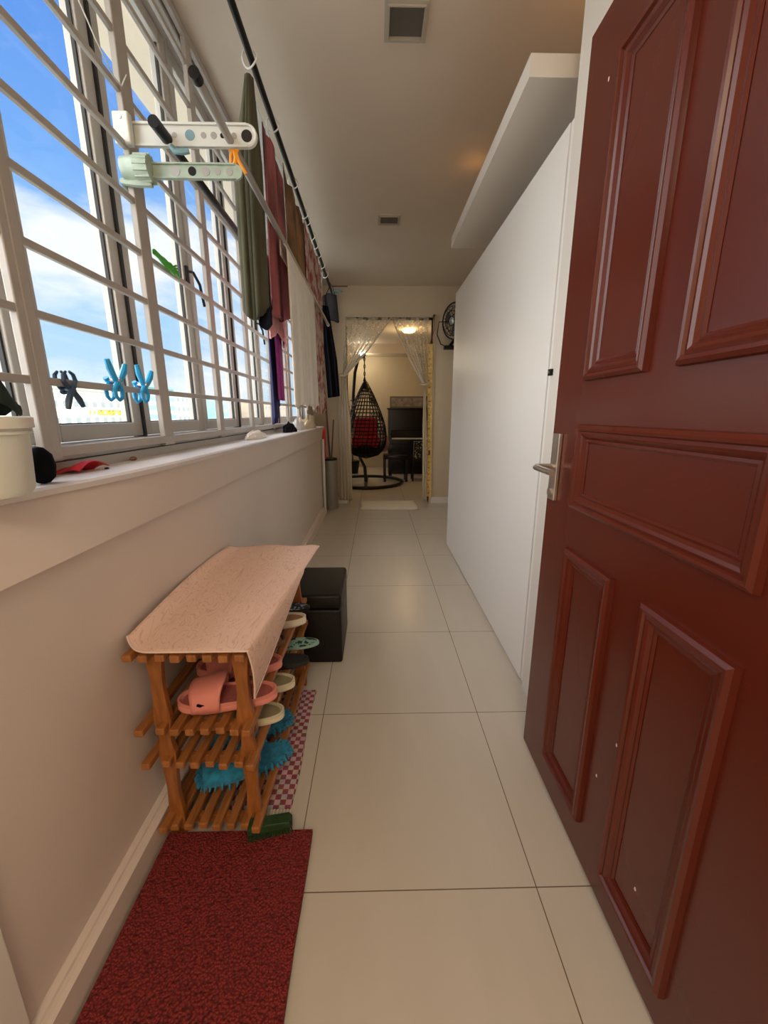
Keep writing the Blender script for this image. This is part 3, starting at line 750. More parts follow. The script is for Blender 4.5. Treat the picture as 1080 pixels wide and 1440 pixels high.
# pebble and bits
o = MB().ball((0, 0, .003), .005, 2, (1, 1.4, .7)).build('pebble', 'black'); o.location = (-.675, 1.02, 1.001); tag(o, 'tiny dark speck on the sill right of the red scrap', 'pebble')
o = MB().ball((0, 0, .006), .009, 2, (1, 1.5, .7)).build('putty_lump', 'brown'); o.location = (-.725, 1.22, 1.001); tag(o, 'small brown lump on the sill against the window frame', 'lump')
def crumple(name, label, cat, loc, s, mm, seed):
    def fn(u, v):
        a = 2 * PI * u; b_ = PI / 2 * v
        n = 1 + .35 * noise.noise(Vector((math.cos(a) * 2 + seed, math.sin(a) * 2, v * 3)))
        return (s[0] * n * math.cos(a) * math.cos(b_), s[1] * n * math.sin(a) * math.cos(b_), .001 + s[2] * n * math.sin(b_) * .9)
    o = MB().sheet(fn, 28, 10).build(name, mm, smooth=True); o.location = loc
    return tag(o, label, cat)
crumple('folded_cloth', 'white crumpled cloth on the far part of the sill below the navy garment', 'cloth', (-.67, 2.30, 1.002), (.035, .16, .045), 'towel', 1)
crumple('folded_cloth', 'dark crumpled cloth on the sill below the cream towel', 'cloth', (-.655, 3.15, 1.002), (.04, .16, .07), 'blackc', 4)
crumple('folded_cloth', 'pale yellowish crumpled bag at the far end of the sill', 'bag', (-.64, 4.0, 1.002), (.045, .28, .13), 'cream', 8)
crumple('folded_cloth', 'white crumpled bag on the sill beyond the cream towel', 'bag', (-.66, 3.55, 1.002), (.045, .16, .11), 'wplast', 6)

# ================================================================== PEGS / CLAMPS ON GRILLE
def clamp(label, loc, m, rz=0, tilt=0, s=1.0):
    t = thing('spring_clamp', label, 'clamp', loc, rz)
    for sgn in (-1, 1):
        pts = [(0, sgn * .030 * s, .046 * s), (0, sgn * .022 * s, .028 * s), (0, sgn * .009 * s, .010 * s), (0, -sgn * .006 * s, -.004 * s), (0, -sgn * .017 * s, -.018 * s), (0, -sgn * .014 * s, -.032 * s), (0, -sgn * .003 * s, -.040 * s)]
        pts = [(x + .009 * s + .002 * sgn, y, z) for x, y, z in pts]
        MB().tube(pts, [.0055 * s, .0075 * s, .0065 * s, .006 * s, .0052 * s, .0045 * s, .003 * s], 8).build('arm', m, t, smooth=True)
        pts = [(x - .020 * s, y, z) for x, y, z in pts]
        MB().tube(pts[2:], [.006 * s, .006 * s, .0052 * s, .0045 * s, .003 * s], 8).build('jaw', m, t, smooth=True)
    MB().tube([(-.016 * s, 0, .004 * s), (.016 * s, 0, .004 * s)], .0065 * s, 12).build('spring', 'steel' if m != 'pegnavy' else 'pegnavy', t, smooth=True)
    t.rotation_euler = (tilt, 0, rz)
    return t
ZB = 1.207
clamp('sky-blue spring clamp on the lowest grille bar, left of the two blue ones', (GX + .005, 1.182, ZB + .014), 'pegblue', tilt=-.1, s=1.2)
clamp('sky-blue spring clamp on the lowest grille bar, closer to the grille post', (GX + .005, 1.315, ZB + .012), 'pegblue', tilt=-.18, s=1.2)
clamp('dark navy spring clamp upside down on the lowest grille bar above the sill', (GX + .005, 1.003, ZB - .012), 'pegnavy', tilt=PI + .1, s=.95)
t = thing('clothes_peg', 'bright green plastic peg lying along a grille bar', 'peg', (GX + .014, 1.555, 1.635))
for k in range(2):
    MB().tube([(0, -.075, .010 + .006 * k), (.002, -.02, .006 - .004 * k), (.004, .045, -.004 - .012 * k)], [.006, .009, .005], 8).build('jaw', 'peggreen', t, smooth=True)
MB().ball((.004, .015, 0), .015, 2, (.7, 1.4, .8)).build('grip', 'peggreen', t, smooth=True)
m = MB()
for k in range(5): m.tube([(.004, .03, 0), (.01, .055 + .004 * k, .014 - .009 * k)], .0035, 6)
m.build('teeth', 'peggreen', t, smooth=True)
o = MB().tube([(0, -.13, .20), (.004, -.115, .13), (.006, -.07, .07), (.004, -.01, .03), (0, .06, .0), (-.002, .10, .004), (0, .13, .05)], .0018, 6).build('white_string', 'wplast', smooth=True); o.location = (GX + .02, 1.30, 2.03)
tag(o, 'thin white string hanging from the upper grille bars', 'string')

# ================================================================== DRYING BRACKETS AND POLES
BY = 1.47
def bracket_white():
    o = (GX + .02, BY - .04, 1.938)
    t = thing('drying_rack_bracket', 'white perforated bracket arm clamped to the grille post, upper of the two', 'bracket', o)
    x0, x1 = -.715, -.347; y0, y1 = 1.427, 1.439; z = 1.938; hh = .030
    n = 12; ol = [(x0, z - hh), (x1 - hh, z - hh)] + [(x1 - hh + hh * math.sin(PI * k / n), z - hh * math.cos(PI * k / n)) for k in range(1, n)] + [(x1 - hh, z + hh), (x0, z + hh)]
    m = MB(o)
    # raised edges + web with real holes represented as ring bosses
    m.prism(ol, 1, y0 + .004, y1)
    m.box(x0, x1 - hh, y0 - .002, y0 + .006, z + hh - .006, z + hh).box(x0, x1 - hh, y0 - .002, y0 + .006, z - hh, z - hh + .006)
    pts = [(x1 - hh + (hh - .003) * math.sin(PI * k / n), y0 + .002, z - (hh - .003) * math.cos(PI * k / n)) for k in range(0, n + 1)]
    m.tube(pts, .0035, 6)
    m.build('arm', 'wplast', t)
    for hx, r, mm in ((-.378, .016, 'blackm'), (-.449, .007, 'black'), (-.475, .009, 'pole'), (-.505, .008, 'pole'), (-.545, .014, 'blueh'), (-.590, .007, 'pole'), (-.415, .008, 'pole')):
        MB(o).tube([(hx, y0 + .0030, z), (hx, y0 + .0045, z)], r, 16).build('hole', mm, t)
    MB(o).box(-.752, -.704, 1.400, 1.424, z - .040, z + .042, .006).build('clamp_block', 'wplast', t)
    MB(o).tube([(-.728, 1.402, z + .025), (-.728, 1.398, z + .025)], .005, 10).build('screw', 'steel', t)
bracket_white()
def bracket_green():
    o = (GX + .02, BY - .04, 1.835)
    t = thing('drying_rack_bracket', 'pale green perforated bracket arm below the white one', 'bracket', o)
    x0, x1 = -.66, -.393; y0, y1 = 1.405, 1.417; z = 1.836; hh = .020; n = 10
    ol = [(x0, z - hh), (x1 - hh, z - hh)] + [(x1 - hh + hh * math.sin(PI * k / n), z - hh * math.cos(PI * k / n)) for k in range(1, n)] + [(x1 - hh, z + hh), (x0, z + hh)]
    m = MB(o); m.prism(ol, 1, y0 + .004, y1)
    m.box(x0, x1 - hh, y0 - .002, y0 + .005, z + hh - .004, z + hh).box(x0, x1 - hh, y0 - .002, y0 + .005, z - hh, z - hh + .004)
    m.build('arm', 'gplast', t)
    for hx, r in ((-.43, .010), (-.465, .009), (-.50, .012), (-.54, .012), (-.59, .014)):
        MB(o).tube([(hx, y0 + .0030, z), (hx, y0 + .0045, z)], r, 14).build('hole', 'black' if abs(hx + .54) < .001 else 'pole', t)
    MB(o).tube([(-.735, 1.402, z), (-.700, 1.402, z), (-.69, 1.402, z), (-.655, 1.402, z)], [.030, .033, .036, .034], 16).build('clamp_sleeve', 'gplast', t, smooth=True)
    k = MB(o)
    for q in range(14):
        a = 2 * PI * q / 14; k.box(-.694, -.654, 1.402 + .034 * math.cos(a) - .003, 1.402 + .034 * math.cos(a) + .003, z + .034 * math.sin(a) - .003, z + .034 * math.sin(a) + .003)
    k.build('knurled_nut', 'gplast', t)
    MB(o).tube([(-.745, 1.43, z - .04), (-.745, 1.405, z - .03), (-.70, 1.400, z - .038), (-.66, 1.405, z - .036)], .010, 8).build('hook', 'gplast', t, smooth=True)
bracket_green()
def pole(name, label, x, z, y0, y1, r, m, capm, capr, capl):
    t = thing(name, label, 'pole', (x, y0, z))
    MB().tube([(0, 0, 0), (0, y1 - y0, 0)], r, 14).build('tube', m, t, smooth=True)
    MB().tube([(0, -.006, 0), (0, capl, 0)], capr, 14).build('end_cap', capm, t, smooth=True)
    MB().tube([(0, y1 - y0 - capl, 0), (0, y1 - y0 + .006, 0)], capr, 14).build('end_cap', capm if m != 'pole' else 'wplast', t, smooth=True)
pole('drying_pole', 'grey metal clothes pole with a black end cap passing through the white bracket', -.428, 1.926, 1.19, 3.98, .0115, 'pole', 'black', .0135, .02)
pole('drying_pole', 'black clothes pole close to the grille beneath the white bracket', -.613, 1.927, 1.36, 3.95, .0125, 'blackm', 'black', .016, .10)
# orange cord tie
o = MB().tube([(0, -.01, .03), (.004, -.014, .0), (-.010, -.01, -.04)], .006, 6).tube([(0, -.01, .03), (.012, -.012, -.005), (.030, -.006, -.035)], .0055, 6).tube([(.0, -.015, .03), (-.012, -.008, .01), (-.018, 0, -.02)], .005, 6).tube([(-.014, -.012, .026), (0, -.018, .030), (.014, -.012, .022)], .006, 6).build('orange_tie', 'orange', smooth=True)
o.location = (-.422, 1.455, 1.885); tag(o, 'bright orange cord knotted below the white bracket', 'cord')
o = MB().tube([(0, 0, 0), (.01, 0, -.012), (.03, 0, -.014), (.05, .002, -.01)], .008, 8).build('bracket_tie', 'blueh', smooth=True); o.location = (-.60, 1.422, 1.905)
tag(o, 'pale blue clip under the white bracket', 'clip')

# curtain rod with rings
RX, RZ = -.458, 2.42
def rodx(y): return -.455 - .004 * (y - 1.6)
t = thing('curtain_rod', 'black rod running along the ceiling above the hanging laundry', 'rod', (RX, 1.0, RZ))
MB((RX, 1.0, RZ)).tube([(rodx(.9), .9, RZ), (rodx(3), 3, RZ), (rodx(5.14), 5.14, RZ)], .0125, 14).build('tube', 'black', t, smooth=True)
MB((RX, 1.0, RZ)).tube([(rodx(5.13), 5.125, RZ), (rodx(5.14), 5.148, RZ)], .03, 16).build('end_flange', 'black', t, smooth=True)
MB((RX, 1.0, RZ)).tube([(rodx(.9), .9, RZ), (rodx(.9), .9, 2.58)], .008, 10).build('ceiling_bracket', 'black', t, smooth=True)
ringp = [1.84, 2.19, 2.66, 3.02, 3.12, 3.36, 3.52, 3.70, 3.95, 4.20]
nth = ['nearest', 'second', 'third', 'fourth', 'fifth', 'sixth', 'seventh', 'eighth', 'ninth', 'farthest']
base = None
for i, y in enumerate(ringp):
    if base is None:
        base = MB().tube([(.028 * math.cos(2 * PI * k / 24), .006 * math.sin(4 * PI * k / 24), .028 * math.sin(2 * PI * k / 24) - .014) for k in range(24)], .0032, 7, closed=True).build('curtain_ring', 'ring', smooth=True)
        o = base
    else: o = base.copy(); C.objects.link(o)
    o.location = (rodx(y), y, RZ); o.rotation_euler = (0, 0, random.uniform(-.3, .3))
    tag(o, 'white plastic ring on the black rod, ' + nth[i] + ' along the rod' + (' from the camera' if i < 9 else ' from the camera'), 'ring', 'white rings on the black rod')

# ================================================================== LAUNDRY
def fold(u, v, k, ph, amp): return amp * (.35 + .65 * v) * (math.sin(k * u * 2 * PI + ph) + .4 * math.sin(2.3 * k * u * 2 * PI + 1.7 * ph))
def garment(name, label, m, fn, nu=40, nv=40, th_=.004, cat='garment'):
    vs = [Vector(fn(i / nu, j / nv)) for j in range(nv + 1) for i in range(nu + 1)]
    c = sum(vs, Vector()) / len(vs); c.z = max(v.z for v in vs)
    mb = MB(c); mb.sheet(lambda u, v: fn(u, v), nu, nv)
    o = mb.build(name, m, solid=th_, smooth=True); o.location = c
    return tag(o, label, cat)
# olive garment: narrow shoulder at the top, two layers
def olive(u, v):
    tw = min(1, .25 + v * 2.2); x = -.462 - (.004 + .085 * tw * u) - .012 * v; y = 1.86 + fold(u, v, 2.2, .5, .010) + .10 * u * 0
    return (x + .022 * tw * (1 - u), y + .05 * abs(u - .5), 2.375 - (.80 + .05 * math.sin(3 * u)) * v)
garment('hanging_trousers', 'dark olive garment hanging folded from the nearest ring', 'olive', olive, th_=.012)
o = MB().sheet(lambda u, v: (-.50 + .06 * u, 1.885 + .01 * math.sin(5 * u), 1.585 - .075 * v - .02 * math.sin(PI * u)), 10, 8).build('hanging_label', 'blackc', solid=.006, smooth=True)
tag(o, 'small dark piece of clothing showing below the olive garment', 'garment')
def rose(u, v):
    y = 1.97 + .06 * (1 - v) + u * (.44 + .04 * v) ; sl = .22 * u * (1 - v) * 0
    return (-.475 + fold(u, v, 2.5, 1.0, .014), y, 2.37 - .03 * u - (.72 + .05 * math.sin(4 * u)) * v - .10 * abs(u - .45) * (1 - v))
garment('hanging_blouse', 'dusty rose thin garment hanging just beyond the olive one', 'rose', rose)
def liner(u, v):
    y = 1.95 + 2.15 * u; sc_ = abs(math.sin(PI * u * 9))
    return (-.502 + .020 * (1 - v) + .008 * math.sin(u * 60) * v, y, 2.398 - .03 * sc_ * (1 - v) - .46 * v)
garment('shower_curtain', 'thin pale translucent curtain hanging from the white rings behind the garments', 'blueedge', liner, 120, 12, .001, 'curtain')
def rose2(u, v):
    return (-.50 + fold(u, v, 3, .3, .010), 2.02 + .42 * u, 1.86 - (.34 + .03 * math.sin(9 * u)) * v)
garment('hanging_blouse', 'pale pink ruffled garment showing below the dusty rose one', mat('pale_pink_cloth', (.62, .28, .28), .9, var=.3, vscale=12), rose2)
def brown(u, v):
    return (-.470 + fold(u, v, 2.6, 2.0, .012), 2.43 + .67 * u, 2.385 - .03 * abs(math.sin(3 * PI * u)) - .48 * v)
garment('hanging_skirt', 'brown patterned cloth pegged below the rod behind the cream towel', 'brown', brown)
def floral(u, v):
    return (-.468 + fold(u, v, 3, .4, .010), 3.04 + .84 * u + .03 * v, 2.385 - .03 * abs(math.sin(4 * PI * u)) - 1.22 * v)
garment('hanging_dress', 'white cloth with pink and red flowers hanging beyond the cream towel', 'floral', floral, 50, 50)
def towel(u, v):
    y = 2.14 + .83 * u; L1 = .76 + .012 * math.sin(17 * u) + .008 * math.sin(31 * u)
    s_ = (v - .05) / .95
    if s_ < 0:   # small back lap over the pole
        return (-.4445, y, 1.929 + s_ * 1.2)
    a = min(1, s_ / .06)
    return (-.428 + .0155 * math.sin(a * PI / 2) - .0155 * math.cos(a * PI / 2) + fold(u, s_, 3.2, .2, .006) * min(1, s_ * 3), y - .012 * s_ * 0, 1.940 - .004 * (1 - a) - L1 * max(0, s_))
garment('bath_towel', 'large cream towel draped over the grey clothes pole', 'towel', towel, 60, 60, .006, 'towel')
def navy(u, v): return (-.55 + fold(u, v, 2, .8, .012), 2.22 + .17 * u, 1.66 - (.53 + .05 * math.sin(5 * u)) * v)
garment('hanging_shirt', 'navy blue garment hanging between the grille and the cream towel', 'navy', navy)
def mag(u, v): return (-.52 + fold(u, v, 2, .2, .010), 2.24 + .17 * u, 1.68 - .47 * v)
garment('hanging_shirt', 'magenta purple garment beside the navy one', 'magenta', mag)
def blk(u, v): return (-.545 + .045 * v + (.035 + .085 * min(1, .4 + v)) * u, 4.42 + fold(u, v, 2, 0, .012) + .06 * u, 2.20 - (.90 - .02 * u) * v)
garment('hanging_trousers', 'long black garment hanging at the far end of the laundry', 'blackc', blk)
# dark purple bag-like garment near the end wall
t = thing('hanging_bag', 'dark purple cloth bag hanging near the far ceiling corner', 'bag', (-.46, 4.55, 2.34))
MB().sheet(lambda u, v: (-.075 + .135 * u + .02 * v, .01 * math.sin(6 * u), -.0 - .24 * v - .04 * u * v + .04 * (1 - u) * 0 - .05 * abs(u - .5) * (1 - v)), 14, 12).build('bag_body', 'dpurple', t, solid=.05, smooth=True)
MB().tube([(-.05, 0, -.03), (-.01, 0, .05), (.0, 0, .10), (.03, 0, .05), (.05, 0, -.03)], .004, 6).build('strap', 'black', t, smooth=True)
t = thing('peg_hanger', 'pale blue peg hanger hooked under the ceiling near the end wall', 'hanger', (-.40, 4.75, 2.46))
MB().tube([(-.06, 0, 0), (.11, 0, .002)], .006, 8).build('bar', 'stickm', t, smooth=True)
MB().tube([(.0 + .05 * math.cos(2 * PI * k / 16), .03 * math.sin(2 * PI * k / 16), -.05 + .012 * math.sin(4 * PI * k / 16)) for k in range(16)], .008, 8, closed=True).build('hoop', 'blueh', t, smooth=True)
MB().tube([(-.05, 0, -.05), (-.02, 0, -.03), (.0, 0, 0)], .004, 6).tube([(.05, 0, -.05), (.02, 0, -.03), (.0, 0, 0)], .004, 6).build('hook_wire', 'steel', t)

# ================================================================== FAR END OF CORRIDOR
o = MB().tube([(0, 0, 0), (0, 0, .86)], [.018, .018], 14).build('corner_pipe', 'whitetrim', smooth=True); o.location = (-.597, 4.60, 0.001)
tag(o, 'slim white pipe standing at the far corner of the low wall', 'pipe')
t = thing('floor_bin', 'tall grey cylindrical bin in the far left corner', 'bin', (-.555, 4.88, 0))
MB().lathe([(.080, 0), (.086, .004), (.086, .60), (.082, .61), (.079, .60), (.079, .02), (.01, .02)], (0, 0, 0), 32).build('bin_body', 'bin', t, smooth=True)
MB().lathe([(.087, .595), (.090, .60), (.090, .618), (.082, .618)], (0, 0, 0), 32, cap=False).build('rim', 'black', t, smooth=True)
t = thing('broom', 'dark red-brown broom handle leaning out of the grey bin', 'broom', (-.555, 4.88, .02))
MB().tube([(.03, 0, .03), (-.02, .0, 1.1), (-.04, 0, 1.5)], .011, 10).build('handle', 'stickm', t, smooth=True)
MB().tube([(-.03, .03, .03), (.055, .04, 1.05)], .008, 8).build('thin_rod', 'stickm', t, smooth=True)
o = MB().sheet(lambda u, v: (-.02 + .05 * u, .01 * math.sin(7 * v), -.36 * v), 4, 10).build('red_cloth', 'red', solid=.01, smooth=True); o.location = (-.61, 4.75, .98)
tag(o, 'bit of red cloth hanging behind the low wall end', 'cloth')

# sheer curtains
def curtain(label, side):
    s = -1 if side == 'left' else 1
    t = thing('lace_curtain', label, 'curtain', (.18 + s * .25, FARY - .04, 0)); o_ = (.18 + s * .25, FARY - .04, 0)
    xo = DX0 if s < 0 else .63            # outer edge
    xt = -.375 if s < 0 else .60          # tie point
    zt = 1.60 if s < 0 else 1.50
    xc = .19
    def up(u, v):   # u 0 at outer edge, 1 at centre
        xtop = xo + (xc - xo) * u; x = xtop + (xt + .035 * (u - .5) * -s - xtop) * (v ** (1.0))
        z = (DZ - .01) + (zt - (DZ - .01)) * v
        # inner edge runs straight, outer edge stays outside; sag in between
        z -= .04 * math.sin(PI * v) * u
        return (x, FARY - .045 + (.016 * math.sin(u * 40) * (.3 + .7 * v)), z)
    MB(o_).sheet(up, 60, 30).build('lace_top', 'lace', t, smooth=True)
    # gathered folds near the inner edge
    m = MB(o_)
    for k in range(4):
        a = 1 - .13 * k
        m.tube([Vector(up(a, v / 14)) + Vector((0, -.012, 0)) for v in range(15)] if k == 0 else [Vector(up(a - .10 * v / 14, v / 14)) + Vector((0, -.01, 0)) for v in range(5, 15)], [.0065 + .007 * v / 14 for v in range(15)] if k == 0 else [.004 + .012 * (v - 5) / 9 for v in range(5, 15)], 6)
    m.build('gathered_hem', 'sheer', t, smooth=True)
    def dn(u, v):
        wd = (.17 if s < 0 else .05); x0 = -.475 if s < 0 else .575
        wv = .35 + .65 * min(1, v * 3)
        xm = x0 + wd * .5; x = xm + (u - .5) * wd * wv + (.0 if s < 0 else .03 * v)
        return (x, FARY - .045 + .014 * math.sin(u * (26 if s < 0 else 12)), zt - .02 - (zt - .07) * v)
    MB(o_).sheet(dn, 30, 30).build('lace_tail', 'sheer', t, solid=.002, smooth=True)
    MB(o_).tube([(xt - .05, FARY - .065, zt - .01), (xt, FARY - .07, zt - .02), (xt + .05, FARY - .065, zt)], .012, 8).build('tieback', 'sheer', t, smooth=True)
    if s < 0: MB(o_).tube([(xt - .06, FARY - .005, zt), (xt - .06, FARY - .08, zt), (xt - .02, FARY - .085, zt + .01)], .008, 8).build('tieback_hook', 'gold', t, smooth=True)
curtain('left sheer lace curtain tied back across the far doorway', 'left')
curtain('right sheer lace curtain tied back across the far doorway', 'right')
t = thing('tension_rod', 'thin rod across the top of the far doorway', 'rod', (.17, FARY - .04, DZ - .01))
MB((.17, FARY - .04, DZ - .01)).tube([(DX0 - .01, FARY - .04, DZ), (DX1 + .01, FARY - .04, DZ)], .008, 10).build('tube', 'wallr', t, smooth=True)
MB((.17, FARY - .04, DZ - .01)).tube([(DX1 - .01, FARY - .035, DZ + .012), (DX1 + .012, FARY - .035, DZ + .0)], .02, 10).build('end_knob', 'stickm', t, smooth=True)
# yellow height chart
def strip():
    o_ = (.665, FARY - .03, 0)
    t = thing('yellow_garland', 'long narrow yellow patterned strip hanging at the right side of the doorway', 'hanging', o_)
    MB(o_).sheet(lambda u, v: (.632 + .058 * u + .03 * v, FARY - .022 - .004 * math.sin(16 * v), 1.95 - 1.86 * v), 6, 50).build('band', 'strip', t, solid=.003)
    m = MB(o_)
    for k in range(22):
        z = 1.86 - .082 * k; x = .640 + .03 * (1.95 - z) / 1.86
        m.box(x, x + (.026 if k % 2 else .016), FARY - .034, FARY - .030, z - .004, z + .004)
    m.build('markings', mat('strip_ink', (.22, .10, .03), .8), t)
    MB(o_).tube([(.655, FARY - .03, 1.95), (.70, FARY - .03, 2.10), (.695, FARY - .03, 2.24)], .005, 6).build('cord', 'stickm', t, smooth=True)
    MB(o_).box(.668, .69, FARY - .036, FARY - .03, .63, .69, .002).build('tassel', 'stickm', t)
strip()
# wall fan
def fan():
    L = (.89, FARY, 2.1)
    t = thing('wall_fan', 'black caged fan mounted high on the end wall beside the doorway', 'fan', L)
    c = Vector((.90 - L[0], 4.90 - L[1], 2.155 - L[2]))
    ax = Vector((-.85, -.62, -.10)).normalized(); u = ax.cross(Vector((0, 0, 1))).normalized(); v = u.cross(ax)
    Rr = .19
    m = MB()
    for rr, d in ((Rr, 0), (Rr * .8, .030), (Rr * .55, .045), (Rr * .25, .052), (Rr * .8, -.03), (Rr * .5, -.045)):
        m.tube([c + ax * d + (u * math.cos(2 * PI * k / 32) + v * math.sin(2 * PI * k / 32)) * rr for k in range(32)], .004 if rr < Rr else .008, 6, closed=True)
    for k in range(20):
        a = 2 * PI * k / 20; q = u * math.cos(a) + v * math.sin(a)
        m.tube([c + ax * .052 + q * .04, c + ax * .045 + q * Rr * .55, c + ax * .03 + q * Rr * .8, c + q * Rr, c - ax * .03 + q * Rr * .8, c - ax * .045 + q * Rr * .4], .0022, 5)
    m.build('cage', 'black', t, smooth=True)
    MB().tube([c - ax * .12, c - ax * .05, c - ax * .04], [.04, .05, .035], 16).build('motor', 'black', t, smooth=True)
    MB().tube([c + ax * .05, c + ax * .058], [.04, .03], 16).build('badge', 'pole', t, smooth=True)
    b_ = MB()
    for k in range(3):
        a0 = 2 * PI * k / 3
        def bf(p, q, a0=a0):
            a = a0 + .9 * p; r_ = .03 + .13 * q * (1 - .1 * p)
            return c + (u * math.cos(a) + v * math.sin(a)) * r_ + ax * (.02 * (p - .5))
        b_.sheet(bf, 6, 5)
    b_.build('blades', mat('fan_blade', (.09, .09, .10), .4), t, solid=.002, smooth=True)
    MB().tube([c - ax * .08, c - ax * .08 + Vector((0, .02, -.12)), Vector((c.x - .01, -.02, -.18))], .018, 10).build('neck', 'black', t, smooth=True)
    MB().box(-.07, .09, -.09, -.001, -.215, -.175, .008).build('bracket', 'black', t)
    MB().tube([c - ax * .1, c + Vector((-.17, .05, .0)), Vector((-.16, -.08, -.06)), Vector((-.11, -.06, -.16)), Vector((-.04, -.03, -.18))], .006, 6).build('power_cord', 'black', t, smooth=True)
fan()

# ================================================================== LIVING ROOM
def eggchair():
    o_ = (-.16, 6.72, 0)
    t = thing('hanging_egg_chair', 'dark woven hanging egg chair on a ring stand in the far room', 'chair', o_)
    MB(o_).tube([(-.16 + .60 * math.cos(2 * PI * k / 48), 6.74 + .62 * math.sin(2 * PI * k / 48), .025) for k in range(48)], .026, 10, closed=True).build('base_ring', 'blackm', t, smooth=True)
    MB(o_).tube([(-.16, 6.14, .03), (-.17, 6.6, .035), (-.16, 7.34, .03)], .022, 8).tube([(-.165, 6.6, .03), (-.18, 6.64, .28), (-.27, 6.95, .40), (-.37, 7.12, .8), (-.38, 7.12, 1.4), (-.34, 7.05, 1.8), (-.28, 6.9, 1.98), (-.17, 6.72, 2.04)], .026, 10).build('stand_pole', 'blackm', t, smooth=True)
    m = MB(o_)
    for k in range(7):
        z = 2.03 - .055 * k; a = k % 2
        m.tube([(-.17 + (.010 * math.cos(2 * PI * q / 10) if a else 0), 6.72 + (0 if a else .010 * math.cos(2 * PI * q / 10)), z + .030 * math.sin(2 * PI * q / 10)) for q in range(10)], .009, 6, closed=True)
    m.build('chain', 'blackm', t, smooth=True)
    # egg shell as a cage of weave, open towards the camera
    def shell(a, z):
        h = (z - .42) / (1.66 - .42); r = .345 * (math.sin(PI * min(1, h ** .62)) ** .75 if h < .999 else 0) * (1.05 - .3 * h)
        return Vector((-.16 + 1.02 * r * math.cos(a), 6.72 + r * math.sin(a), z))
    m = MB(o_)
    nz_ = 22; na = 28
    op0, op1 = 1.2, 2.4
    for i in range(na):
        a = 2 * PI * i / na
        aa = (a + PI) % (2 * PI) - PI
        pts = []
        for j in range(nz_ + 1):
            z = .42 + (1.66 - .42) * j / nz_
            tw = a + .5 * (z - 1)
            am = (tw + PI) % (2 * PI) - PI
            if op0 < am < op1 and .75 < z < 1.45:
                if len(pts) > 1: m.tube(pts, .0085, 5)
                pts = []; continue
            pts.append(shell(tw, z))
        if len(pts) > 1: m.tube(pts, .0085, 5)
    for j in range(1, nz_):
        z = .42 + (1.66 - .42) * j / nz_
        if .75 < z < 1.45: pts = [shell(op1 + (2 * PI - (op1 - op0)) * k / 36, z) for k in range(37)]; m.tube(pts, .0085, 5)
        else: m.tube([shell(2 * PI * k / 36, z) for k in range(36)], .0085, 5, closed=True)
    m.build('woven_basket', 'black', t, smooth=True)
    m = MB(o_).lathe([(.005, .44), (.12, .46), (.20, .52), (.24, .60), (.23, .66), (.1, .68), (.005, .68)], (-.16, 6.72, 0), 28, cap=False)
    m.build('seat_shell', 'black', t, smooth=True)
    MB(o_).tube([(-.17, 6.72, 1.64), (-.17, 6.72, 1.70)], [.03, .012], 10).build('hook', 'blackm', t, smooth=True)
    MB(o_).box(-.38, .06, 6.50, 6.92, .60, .80, .06).build('seat_cushion', 'redcush', t, smooth=True)
    MB(o_).box(-.35, .03, 6.62, 6.84, .76, 1.08, .07).build('back_cushion', 'redcush', t, smooth=True)
eggchair()
def piano():
    o_ = (.62, 8.0, 0)
    t = thing('upright_piano', 'black upright piano against the living room wall', 'piano', o_)
    x0, x1 = .24, 1.62; y0, y1 = 7.75, 8.15
    MB(o_).box(x0, x1, y0 + .02, y1, .0, 1.22, .006).build('case', 'piano', t)
    MB(o_).box(x0 - .02, x1 + .02, y0 - .01, y1 + .01, 1.22, 1.245, .004).build('lid', 'piano', t)
    MB(o_).box(x0, x1, y0 - .27, y0 + .02, .60, .68, .006).box(x0, x0 + .05, y0 - .27, y0 + .02, .68, .76, .004).box(x1 - .05, x1, y0 - .27, y0 + .02, .68, .76, .004).build('keybed', 'piano', t)
    k = MB(o_)
    for i in range(48): k.box(x0 + .06 + i * .026, x0 + .084 + i * .026, y0 - .24, y0 - .09, .68, .70)
    k.build('keys', 'wplast', t)
    MB(o_).prism([(y0 - .06, .70), (y0 + .0, .84), (y0 + .02, .84), (y0 + .02, .70)], 0, x0 + .05, x1 - .05).build('fallboard', 'piano', t)
    MB(o_).box(x0 + .1, x1 - .1, y0 - .03, y0 + .02, .86, .88).build('music_shelf', 'piano', t)
    for x in (x0 + .03, x1 - .03): MB(o_).box(x - .03, x + .03, y0 - .25, y0 - .19, 0, .60, .006).build('leg', 'piano', t)
piano()
t = thing('piano_bench', 'black padded bench in front of the piano', 'bench', (.34, 6.98, 0))
MB().box(-.21, .21, -.16, .16, .39, .46, .015).build('seat', 'piano', t, smooth=True)
for x in (-.185, .185):
    for y in (-.13, .13): MB().box(x - .022, x + .022, y - .022, y + .022, 0, .39, .003).build('leg', 'piano', t)
t = thing('framed_shelf', 'grey row of books and framed pictures on top of the piano', 'picture', (.62, 7.98, 1.246))
MB().box(-.34, .9, .06, .09, 0, .22, .004).build('frame', 'glassgrey', t)
MB().box(-.31, .87, .055, .059, .03, .19).build('picture', mat('faded_picture', (.26, .22, .19), .6, var=.4, vscale=14), t)
o = MB().ball((0, 0, .62), .13, 3, (.8, .6, 1.2)).build('plush_cushion', mat('mauve_plush', (.34, .20, .20), .95), smooth=True); o.location = (.18, 7.35, .80); 
o.location = (.15, 7.38, .0); tag(o, 'mauve round cushion propped between the egg chair and the piano', 'cushion')
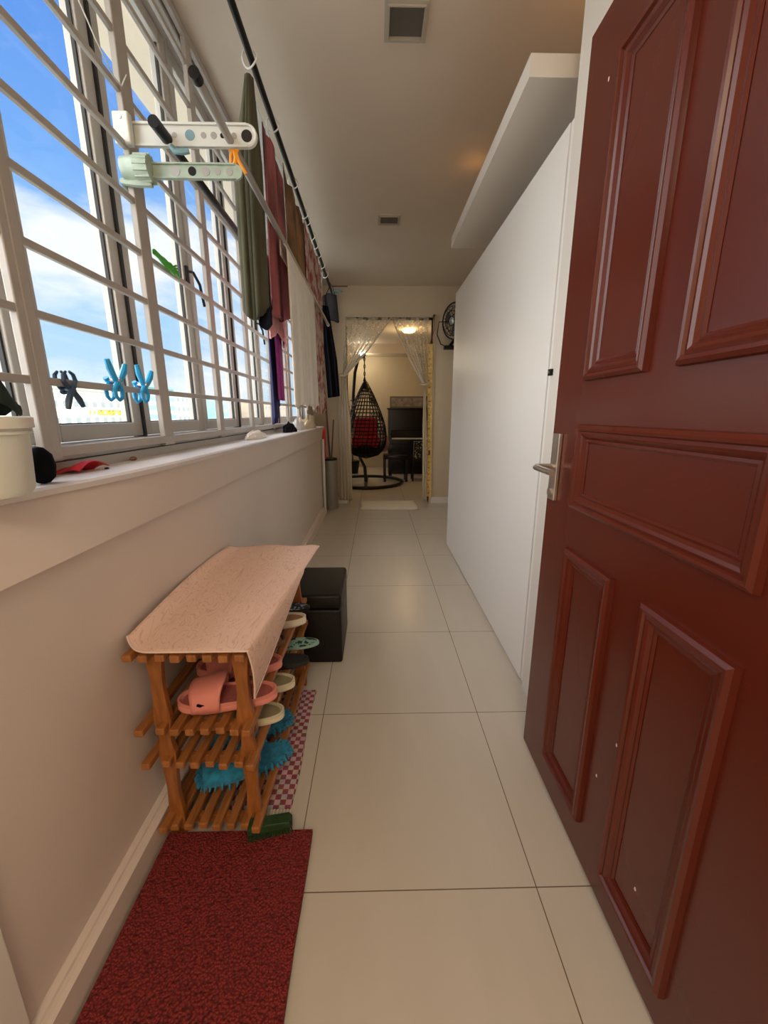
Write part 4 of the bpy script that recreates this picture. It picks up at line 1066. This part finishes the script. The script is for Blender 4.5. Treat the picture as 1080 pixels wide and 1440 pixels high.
o = MB().box(-.13, .13, -.1, .1, 0, .30, .01).build('speckled_bag', blotch('speckled_bag', (.02, .02, .02), (.6, .58, .52), 45, .58, .62), smooth=True); o.location = (.79, 7.02, .376)
t = thing('side_table', 'small black table with shelf right of the piano bench', 'table', (.79, 7.02, 0))
MB().box(-.17, .17, -.14, .14, .35, .375, .003).build('tabletop', 'piano', t)
for x in (-.15, .15):
    for y in (-.12, .12): MB().box(x - .015, x + .015, y - .015, y + .015, 0, .35).build('leg', 'piano', t)
tag(o, 'black and white speckled bag on the small black table', 'bag')
# lamps in the living room
t = thing('ceiling_light', 'warm round ceiling light glowing behind the right lace curtain', 'ceiling light', (.54, 6.9, 2.45))
MB().lathe([(.10, -.0), (.11, -.02), (.08, -.05), (.0, -.06)], (0, 0, 0), 24).build('diffuser', emit('warm_lamp', (1, .55, .16), 8), t, smooth=True)
t = thing('spot_light', 'small bright white spotlight under the dropped ceiling in the far room', 'spotlight', (-.25, 8.26, 2.28))
MB().lathe([(.05, 0), (.05, -.03), (.03, -.05), (0, -.05)], (0, 0, -.0), 20).build('bulb', emit('white_lamp', (1, .92, .75), 12), t, smooth=True)
t = thing('potted_plant', 'dark leafy plant standing behind the egg chair', 'plant', (-.45, 7.9, 0))
MB().lathe([(.10, 0), (.14, .25), (.12, .25)], (0, 0, 0), 20).build('pot', 'black', t, smooth=True)
m = MB()
for k in range(60):
    a = random.uniform(0, 2 * PI); h = random.uniform(.9, 1.45); r_ = random.uniform(.05, .26)
    p = Vector((r_ * math.cos(a), r_ * math.sin(a), h)); q = Vector((math.cos(a) * .09, math.sin(a) * .09, random.uniform(-.03, .06))); s_ = Vector((-math.sin(a), math.cos(a), 0)) * .03
    m.add([p, p + q * .5 + s_, p + q, p + q * .5 - s_], [(0, 1, 2, 3)])
m.build('foliage', mat('dark_leaf', (.02, .03, .02), .6), t)
MB().tube([(0, 0, .25), (.01, 0, 1.0), (0, .01, 1.3)], .012, 8).build('stem', 'stickm', t, smooth=True)
